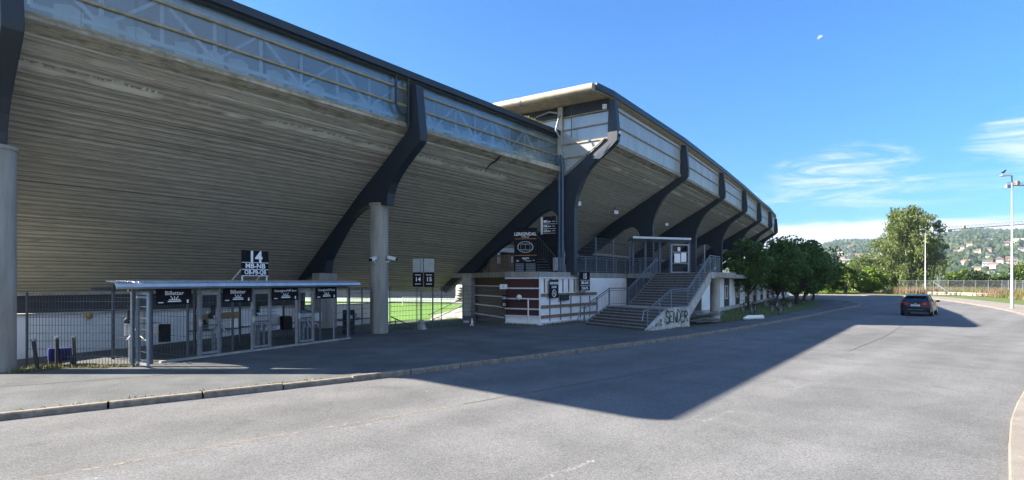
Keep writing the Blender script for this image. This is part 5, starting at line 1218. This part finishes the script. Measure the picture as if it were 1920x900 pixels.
for i, (px, py, Y, h, r, m, lab) in enumerate(bush):
    x = (px-960)/1000*Y; tree('bush', lab, (x, Y, terrain_z(x, Y)-.1), h, r, .6, m, 60+i, 24, 120, .34, 'bushes beyond the road', trunk_r=.09, cat='bush', stems=3)
# more distant dark trees lower in the valley
for i in range(26):
    px = (1480+i*7.5+rnd.uniform(-4,4)) if i < 20 else 1775+(i-20)*26; Y = rnd.uniform(170, 300); x = (px-960)/1000*Y; z = terrain_z(x, Y)-.2
    h = min(24, max(6, (EYE+(HY-rnd.uniform(498,512))/1000*Y)-z))
    tree('valley_tree', 'green tree down the slope between the road and the town', (x, Y, z), h, h*.33, h*.2, (LEAF_MID, LEAF_DARK, LEAF_BIRCH)[i%3], 90+i, 12, 60, .7, 'trees down the slope', trunk_r=.2)

# ------------------------------------------------------------------ lamp posts
def lamp(h, arm=1.0):
    t = thing('street_lamp', 'x', 'street lamp', (0,0,0), 'tall grey street lamps')
    m = MB(); m.tube([(0,0,0),(0,0,1.1),(0,0,1.12),(0,0,h)], [.12,.12,.10,.055], 12); m.tube([(0,0,-.1),(0,0,.06)], .17, 12); m.build('pole', mat('lamp_pole_grey', (.34,.36,.38), (.28,.30,.32), 3, .45, 0, .2), t)
    m = MB(); m.tube([(0,0,h-.05),(-.35,0,h+.02)], .045, 8); m.build('arm', GALV, t)
    m = MB(); m.hexa([(-1.0,-.16,h-.03),(-.2,-.18,h-.05),(-.2,.18,h-.05),(-1.0,.16,h-.03),(-.98,-.10,h+.06),(-.2,-.12,h+.1),(-.2,.12,h+.1),(-.98,.10,h+.06)]); m.build('lamp_head', ALU, t, bevel=.02)
    m = MB(); m.hexa([(-.92,-.12,h-.07),(-.4,-.12,h-.07),(-.4,.12,h-.07),(-.92,.12,h-.07),(-.92,-.12,h-.04),(-.4,-.12,h-.04),(-.4,.12,h-.04),(-.92,.12,h-.04)]); m.build('lens', LETTER, t)
    return t
l0 = lamp(11.7)
for i, (px, py, Y, lab) in enumerate(((1897.5,0,47,'nearest tall street lamp with a bird on its head'),(1735,0,96,'street lamp standing in front of the birch'),(1603,0,122,'street lamp among the bushes left of the path'),(1684,0,210,'far street lamp beside the path, shortest in view'))):
    x = (px-960)/1000*Y; o = l0 if i == 0 else copy_tree(l0); o['label'] = lab; z = 0 if i < 2 else terrain_z(x, Y); o.location = (x, Y, z)
    if i == 2: o.location.z = -4.9+ .0
    if i == 3: o.scale = (1,1,.6)
bd = thing('bird', 'dark bird perched on the nearest street lamp', 'bird', (43.4,47,11.85)); mb = MB(); c = V((43.35,47,11.98))
mb.tube([c+V((-.24,0,-.04)), c+V((-.1,0,-.01)), c+V((.02,0,.05)), c+V((.12,0,.16)), c+V((.17,0,.2)), c+V((.21,0,.2))], [.02,.06,.09,.055,.05,.012], 10); mb.build('body', BLACK, bd)
mb = MB(); mb.tube([c+V((.0,0,-.02)), c+V((.0,0,-.13))], .012, 6); mb.build('leg', RUBBER, bd)
mb = MB(); mb.tube([c+V((.20,0,.2)), c+V((.27,0,.18))], [.02,.004], 6); mb.build('beak', ORANGE, bd)
# railway style mast
ms = thing('portal_mast', 'grey steel mast with a short arm right of the birch', 'mast', (96,120,-1))
m = MB(); p = U(1766,553,120); m.bar(p-V((0,0,1)), U(1766,467,120), .9, .5); m.build('pole', GALV, ms); m = MB(); m.bar(U(1766,466,120), U(1779,465,120), .5, .5); m.build('arm', GALV, ms); m = MB(); m.bar(U(1761,553,121)-V((0,0,1)), U(1761,500,121), .5, .5); m.build('side_pole', GALV, ms)

# ------------------------------------------------------------------ far fence with stone wall and weeds
FR = [V((*p,0)) for p in [(70.2,96.5),(73.5,93.0),(75.0,88.5),(73.5,80),(68.6,70.5),(62.5,60.5),(56,51.5)]]
ff = thing('chain_link_fence', 'long grey chain link fence above the pale stone wall on the right', 'fence', FR[0])
FZ = .55
for a, b in zip(FR[:-1], FR[1:]):
    n = max(1, round((b-a).length/2.6))
    for i in range(n):
        p, q = a.lerp(b, i/n), a.lerp(b, (i+1)/n); m = MB(); m.tube([z3(p,0), z3(p,FZ+2.0)], .035, 6); m.build('post', GALV, ff)
        m = MB(); L_ = (q-p).length
        for k in range(int(L_/.17)): e = p.lerp(q, k*.17/L_); g_ = p.lerp(q, min(1,(k*.17+.6)/L_)); m.bar(z3(e,FZ), z3(g_,FZ+1.9), .008, .008); m.bar(z3(g_,FZ), z3(e,FZ+1.9), .008, .008)
        m.bar(z3(p,FZ+1.92), z3(q,FZ+1.92), .03, .03); m.build('mesh_panel', GALV, ff)
m = MB(); m.bar(z3(FR[1],FZ+1.7), z3(FR[1].lerp(FR[2],.5),FZ), .06, .06); m.build('brace', GALV, ff)
sw = MB(); rg = random.Random(8); off_ = offset(FR, -.55 if True else .55)
swl = resample([V((p.x,p.y,0)) for p in off_], .75)
for p in swl[6:]:
    for row in range(2):
        c = p+V((rg.uniform(-.08,.08), rg.uniform(-.08,.08), .12+.26*row)); sw.ball(c, 1, 0, 8, (rg.uniform(.34,.44), rg.uniform(.34,.42), rg.uniform(.15,.19)))
for i in range(len(sw.sm)): sw.sm[i] = False
tag(sw.build('stone_wall', STONE), 'low wall of pale boulders below the chain link fence', 'wall')
filled('grass_bank', [(63,90),(64.5,84),(62,76),(57,67.5),(51,59),(46,51),(60,50),(110,80),(120,125),(60,130),(20,125),(10,111),(40,106),(56,99)], -.02, GRASS)
filled('footpath', [(62.5,97),(66.5,94.5),(78,112),(98,140),(94,142),(74,114)], .01, PAVE)
wm = MB(); rg = random.Random(12)
for i in range(15000):
    t_ = rg.random(); j = t_*(len(FR)-1); k = min(int(j), len(FR)-2); p = FR[k].lerp(FR[k+1], j-k)+V((rg.uniform(.2,7), rg.uniform(.2,6), 0))
    red = (math.sin(p.x*.55)+math.sin(p.y*.4+1)+rg.uniform(-.8,.8)) > .3; h = rg.uniform(.5,1.5); an = rg.uniform(0,6.28); d = V((math.cos(an),math.sin(an),0))*.06; p.z = .1
    wm.add([p-d, p+d, p+V((rg.uniform(-.25,.25), rg.uniform(-.25,.25), h))], [(0,1,2)], 1 if red else 0)
tag(wm.build('tall_weeds', [WEED, WEEDR], recalc=False), 'tall green and russet weeds behind the chain link fence', 'weeds', kind='stuff')
gm = MB()
for i in range(9000):
    p = V((rg.uniform(35,100), rg.uniform(94,125), 0)); h = rg.uniform(.08,.4); an = rg.uniform(0,6.28); d = V((math.cos(an),math.sin(an),0))*.07
    if p.y < 100 and p.x < 70: continue
    gm.add([p-d, p+d, p+V((rg.uniform(-.1,.1), rg.uniform(-.1,.1), h))], [(0,1,2)])
tag(gm.build('roadside_grass', LEAF_BRIGHT, recalc=False), 'bright rough grass beyond the far pavement', 'grass', kind='stuff')

# ------------------------------------------------------------------ cranes
def crane(label, p0, p1, hgt, mast_at, m=ORANGE):
    t = thing('tower_crane', label, 'crane', z3(mast_at, -20)); a, b = V(p0), V(p1); L_ = (b-a).length; n = int(L_/3); mb = MB(); d = (b-a)/n; hh = V((0,0,hgt))
    mb.bar(a, b, .7, .6); mb.bar(a+hh, b+hh, .18, .18)
    for i in range(n): mb.bar(a+d*i, a+d*(i+.5)+hh, .13, .13); mb.bar(a+d*(i+.5)+hh, a+d*(i+1), .13, .13)
    mb.build('jib', [m], t)
    mb = MB(); c = V(mast_at); mb.bar(z3(c,-20), c+V((0,0,6)), 1.4, 1.4); mb.build('mast', m, t)
    mb = MB(); mb.box(a+V((1.5,0,-.8)), (3.5,1.5,1.4)); mb.build('counterweight', CONC, t); mb = MB(); mb.box(a+(b-a)*.12+V((0,0,1.2)), (1.6,1.4,2.2)); mb.build('cab', m, t); return t
CRANEM = mat('crane_orange', (.45,.24,.10), None, 3, .6); CRANEW = mat('crane_pale', (.62,.58,.52), None, 3, .6)
crane('long pale tower crane jib above the wooded ridge', U(1776,431,420), U(2040,412,420), 2.4, U(2020,414,420), CRANEM)
crane('orange crane jib end beside the nearest street lamp', U(1887,347,300), U(2060,351,300), 1.4, U(2000,350,300), CRANEM)

# ------------------------------------------------------------------ town and forest on the hill
rg = random.Random(17); fm = MB(); fv, ff_ = [], []
ico = [V(p).normalized() for p in ((0,0,1),(.894,0,.447),(.276,.851,.447),(-.724,.526,.447),(-.724,-.526,.447),(.276,-.851,.447),(.724,.526,-.447),(-.276,.851,-.447),(-.894,0,-.447),(-.276,-.851,-.447),(.724,-.526,-.447),(0,0,-1))]
icf = [(0,1,2),(0,2,3),(0,3,4),(0,4,5),(0,5,1),(1,6,2),(2,7,3),(3,8,4),(4,9,5),(5,10,1),(2,6,7),(3,7,8),(4,8,9),(5,9,10),(1,10,6)]
def polar(a, r): y = r/math.sqrt(1+a*a); return a*y, y
houses = []
WH = mat('house_white', (.50,.49,.47), None, 2, .7); OC = mat('house_ochre', (.40,.32,.20), None, 2, .7); RD = mat('house_red', (.22,.11,.085), None, 2, .7); GY = mat('house_grey', (.4,.4,.42), None, 2, .7)
RF1 = mat('roof_slate', (.09,.09,.10), None, 2, .7); RF2 = mat('roof_tile', (.22,.12,.085), None, 2, .7)
def house_mesh(wm_, rm, w_, d_, h_, rh):
    m = MB(); m.hexa([(-w_/2,-d_/2,-6),(w_/2,-d_/2,-6),(w_/2,d_/2,-6),(-w_/2,d_/2,-6),(-w_/2,-d_/2,h_),(w_/2,-d_/2,h_),(w_/2,d_/2,h_),(-w_/2,d_/2,h_)])
    e = .6; m.prism([(-w_/2-e,-d_/2-e,h_+.02),(-w_/2-e,d_/2+e,h_+.02),(-w_/2-e,0,h_+rh)], (w_+2*e,0,0), 1)
    for k in range(4):
        x = -w_/2+w_*(k+.5)/4; m.box((x,-d_/2-.03,h_*.62), (w_*.10,.08,1.5), 0, 2)
    o = m.build('hill_house', [wm_, rm, GLASS]); return o
protos = [(house_mesh(WH, RF1, 14, 9, 6, 3.2), 'small white gabled house among trees on the far hillside', 'white houses on the hill'), (house_mesh(WH, RF2, 12, 9, 6, 3.5), 'small white house with a red roof on the far hillside', 'red roofed white houses on the hill'), (house_mesh(OC, RF1, 12, 9, 7, 3), 'small ochre house on the far hillside', 'ochre houses on the hill'),
          (house_mesh(RD, RF2, 12, 9, 6, 3), 'small red house on the far hillside', 'red houses on the hill'), (house_mesh(WH, RF1, 46, 12, 9, .8), 'long pale apartment block on the far hillside', 'pale blocks on the hill'), (house_mesh(GY, RF1, 26, 12, 8, 1), 'grey block on the far hillside', 'grey blocks on the hill')]
cnt = [0]*6; hp = []
for i in range(340):
    a = rg.uniform(.52, 1.02); r = 950+1600*rg.random()**1.1
    if a < .62 and rg.random() < .3: continue
    k = rg.choices(range(6), (46,14,12,9,4,4))[0]; x, y = polar(a, r); z = terrain_z(x, y); src, lab, grp = protos[k]
    if cnt[k] == 0: o = src
    else: o = src.copy(); COL.objects.link(o)
    cnt[k] += 1; o.location = (x, y, z+1.0); s_ = rg.uniform(.55,.95); o.scale = (s_, s_, s_); o.rotation_euler = (0,0,-math.atan(a)+R(rg.choice((0,0,20,-25,90,10)))); tag(o, lab, 'house' if k < 4 else 'apartment block', grp); hp.append((x, y, r))
for i in range(6):
    if cnt[i] == 0: bpy.data.objects.remove(protos[i][0])
for i in range(19000):
    a = rg.uniform(.44, 1.08); r = 330+2900*rg.random()**.9; x, y = polar(a, r); s_ = rg.uniform(2.8,6)*(.7+r/3000*1.1)
    if r < 2150:
        if rg.random() < .15: continue
    bad = False
    for hx, hy, hr in hp:
        dx = hx-x; dy = hy-y
        if dx*dx+dy*dy < (s_+8)**2 or (r < hr and hr-r < 45 and abs(hx/hy-a)*r < 8+s_): bad = True; break
    if bad: continue
    z = terrain_z(x, y); o = len(fv); ph = rg.uniform(0,6.28); hz = s_*rg.uniform(.8,1.5)
    for q in ico: j = rg.uniform(.75,1.2); fv.append((x+s_*j*(q.x*math.cos(ph)-q.y*math.sin(ph)), y+s_*j*(q.x*math.sin(ph)+q.y*math.cos(ph)), z+hz*.6+hz*j*q.z))
    ff_ += [tuple(i_+o for i_ in f) for f in icf]
me = bpy.data.meshes.new('hill_forest'); me.from_pydata(fv, [], ff_); me.materials.append(FOREST); o = bpy.data.objects.new('hill_forest', me); COL.objects.link(o)
tag(o, 'distant woods and garden trees covering the far hillside', 'forest', kind='stuff')

# ------------------------------------------------------------------ parked vehicles and bits far behind the path
PAINTB = mat('dark_blue_paint', (.004,.007,.020), None, 3, .28, coat=.25, spec=.3)
CARGL = mat('car_glass', (.012,.014,.016), None, 3, .04, spec=1.0)
LAMPR = mat('tail_lamp_red', (.75,.02,.015), (.5,.012,.01), 8, .3, spec=.4)
def car(label, loc, rz, paint):
    """estate car, length along +Y, rear at -Y"""
    t = thing('estate_car', label, 'car', (0,0,0))
    # stations: y, half width low, half width belt, z low, z belt
    S = [(-2.33,.70,.62,.42,.80),(-2.28,.84,.78,.30,.98),(-2.1,.91,.86,.26,1.02),(-1.4,.925,.88,.24,1.0),(0,.925,.88,.22,.97),(1.2,.92,.87,.24,.94),(1.75,.90,.84,.26,.86),(2.2,.82,.74,.30,.74),(2.36,.62,.55,.38,.60)]
    m = MB(); rings = []
    for y, wl_, wb_, zl, zb in S:
        zm = (zl+zb)/2; rings.append([(-wl_*.9,y,zl),(-wl_,y,zl+.12),(-wl_*1.01,y,zm),(-wb_*1.0,y,zb-.04),(-wb_*.93,y,zb),(wb_*.93,y,zb),(wb_,y,zb-.04),(wl_*1.01,y,zm),(wl_,y,zl+.12),(wl_*.9,y,zl)])
    n = 10; vs_ = [p for r in rings for p in r]; fs = [tuple(range(n))[::-1], tuple(range((len(S)-1)*n, len(S)*n))]
    for i in range(len(S)-1):
        for k in range(n): fs.append((i*n+k, i*n+(k+1)%n, (i+1)*n+(k+1)%n, (i+1)*n+k))
    m.add(vs_, fs, 0, True); body = m.build('body', paint, t); b_ = body.modifiers.new('b', 'BEVEL'); b_.width = .03; b_.segments = 2; b_.limit_method = 'ANGLE'; b_.angle_limit = R(35)
    # greenhouse: belt outline to roof outline
    G0 = [(-2.22,.76,1.0),(-1.6,.82,1.0),(0,.83,.97),(.95,.80,.94),(1.35,.70,.93)]; G1 = [(-1.72,.56,1.44),(-1.3,.60,1.475),(-.3,.62,1.49),(.35,.60,1.46),(.55,.54,1.43)]
    m = MB(); N_ = len(G0); lo_ = [(-w_,y,z) for y, w_, z in G0]+[(w_,y,z) for y, w_, z in reversed(G0)]; hi_ = [(-w_,y,z) for y, w_, z in G1]+[(w_,y,z) for y, w_, z in reversed(G1)]; M_ = 2*N_
    m.add(lo_+hi_, [(i, (i+1)%M_, (i+1)%M_+M_, i+M_) for i in range(M_)]); m.build('glasshouse', CARGL, t)
    m = MB(); hi2 = [(x*1.02, y, z) for x, y, z in hi_]; c_ = [(x*.9, y*.96, z+.045) for x, y, z in hi_]; m.add(hi2+c_, [(i, (i+1)%M_, (i+1)%M_+M_, i+M_) for i in range(M_)]+[tuple(range(M_, 2*M_))], 0, True); m.hexa([(-.58,-1.92,1.43),(.58,-1.92,1.43),(.6,-1.62,1.44),(-.6,-1.62,1.44),(-.56,-1.9,1.465),(.56,-1.9,1.465),(.6,-1.62,1.50),(-.6,-1.62,1.50)]); m.build('roof', paint, t)
    m = MB()
    for sgn in (-1, 1):
        for (a, b) in ((0,0),(1,1),(2,2),(4,4)):
            p, q = V((sgn*G0[a][1],G0[a][0],G0[a][2])), V((sgn*G1[b][1],G1[b][0],G1[b][2])); m.bar(p, q, .10 if a in (0,4) else .05, .035)
        m.bar((sgn*.83,-2.2,1.0), (sgn*.87,1.3,.95), .05, .06)
    m.build('pillar', paint, t)
    for sgn in (-1, 1):
        m = MB(); m.tube([(sgn*.6,-1.6,1.55),(sgn*.6,.3,1.54)], .022, 8); m.tube([(sgn*.6,-1.6,1.55),(sgn*.6,-1.65,1.5)], .02, 6); m.tube([(sgn*.6,.3,1.54),(sgn*.6,.36,1.48)], .02, 6); m.build('roof_rail', ALU, t)
        m = MB(); m.hexa([(sgn*.90,-2.26,.80),(sgn*.42,-2.37,.82),(sgn*.42,-2.2,.82),(sgn*.84,-2.08,.80),(sgn*.91,-2.20,1.0),(sgn*.42,-2.34,.98),(sgn*.42,-2.18,.98),(sgn*.84,-2.05,1.0)]); m.build('tail_light', LAMPR, t, bevel=.01)
        m = MB(); m.ball((sgn*1.03,.78,1.03), .11, 0, 10, (1.1,.6,.75)); m.bar((sgn*.85,.80,.99), (sgn*.98,.79,1.0), .05, .05); m.build('mirror', BLACK, t)
        for y in (-1.42, 1.42):
            m = MB(); m.tube([(sgn*.70,y,.33),(sgn*.93,y,.33)], .33, 24); wh = m.build('wheel', RUBBER, t, bevel=.03); m = MB(); m.tube([(sgn*.92,y,.33),(sgn*.94,y,.33)], .22, 14); m.build('rim', ALU, wh)
    m = MB(); m.hexa([(-.84,-2.36,.30),(.84,-2.36,.30),(.9,-2.1,.28),(-.9,-2.1,.28),(-.84,-2.38,.56),(.84,-2.38,.56),(.9,-2.1,.58),(-.9,-2.1,.58)]); m.build('bumper', paint, t, bevel=.03)
    m = MB(); m.bar((-.62,-2.385,.34), (.62,-2.385,.34), .02, .12); m.build('diffuser', RUBBER, t)
    m = MB(); m.bar((-.5,-2.395,.48), (.5,-2.395,.48), .01, .012); m.build('chrome_strip', ALU, t)
    m = MB(); m.bar((-.26,-2.335,.78), (.26,-2.335,.78), .02, .115); pl_ = m.build('number_plate', LETTER, t); text('characters', 'VH 40519', .095, (0,-2.348,.78), (1,0,0), (0,0,1), BLACK, pl_, bold=.01)
    m = MB(); m.tube([(0,-2.33,.90),(0,-2.345,.90)], .045, 12); m.build('badge', ALU, t)
    m = MB(); m.bar((0,-2.21,1.08), (.32,-2.14,1.17), .02, .02); m.build('wiper', RUBBER, t)
    for x in (-.36,.36):
        m = MB(); m.box((x,-.35,1.12), (.3,.12,.3)); m.build('head_rest', RUBBER, t)
    t.location = loc; t.rotation_euler = (0,0,rz); return t
CR = G(1716.5, 593, ROADZ)
hd_ = R(43); fw = V((math.sin(hd_), math.cos(hd_), 0))
car('dark blue estate car driving away on the shaded road', V((CR.x, CR.y, ROADZ))+fw*2.3, -hd_, PAINTB)

# ------------------------------------------------------------------ haze
HAZE = True
if HAZE:
    hz = MB(); hz.hexa([(-3900,-3900,-36),(3900,-3900,-36),(3900,3900,-36),(-3900,3900,-36),(-3900,-3900,335),(3900,-3900,335),(3900,3900,335),(-3900,3900,335)]); ho = hz.build('haze', None)
    hm = bpy.data.materials.new('haze'); hm.use_nodes = True; t = hm.node_tree; t.nodes.clear(); o = t.nodes.new('ShaderNodeOutputMaterial'); pv = t.nodes.new('ShaderNodeVolumePrincipled')
    pv.inputs['Color'].default_value = (.62,.80,1,1); pv.inputs['Density'].default_value = .00010; pv.inputs['Anisotropy'].default_value = .2; t.links.new(pv.outputs[0], o.inputs['Volume'])
    ho.data.materials.clear(); ho.data.materials.append(hm); tag(ho, 'thin blue morning haze over the valley', 'haze', kind='stuff')
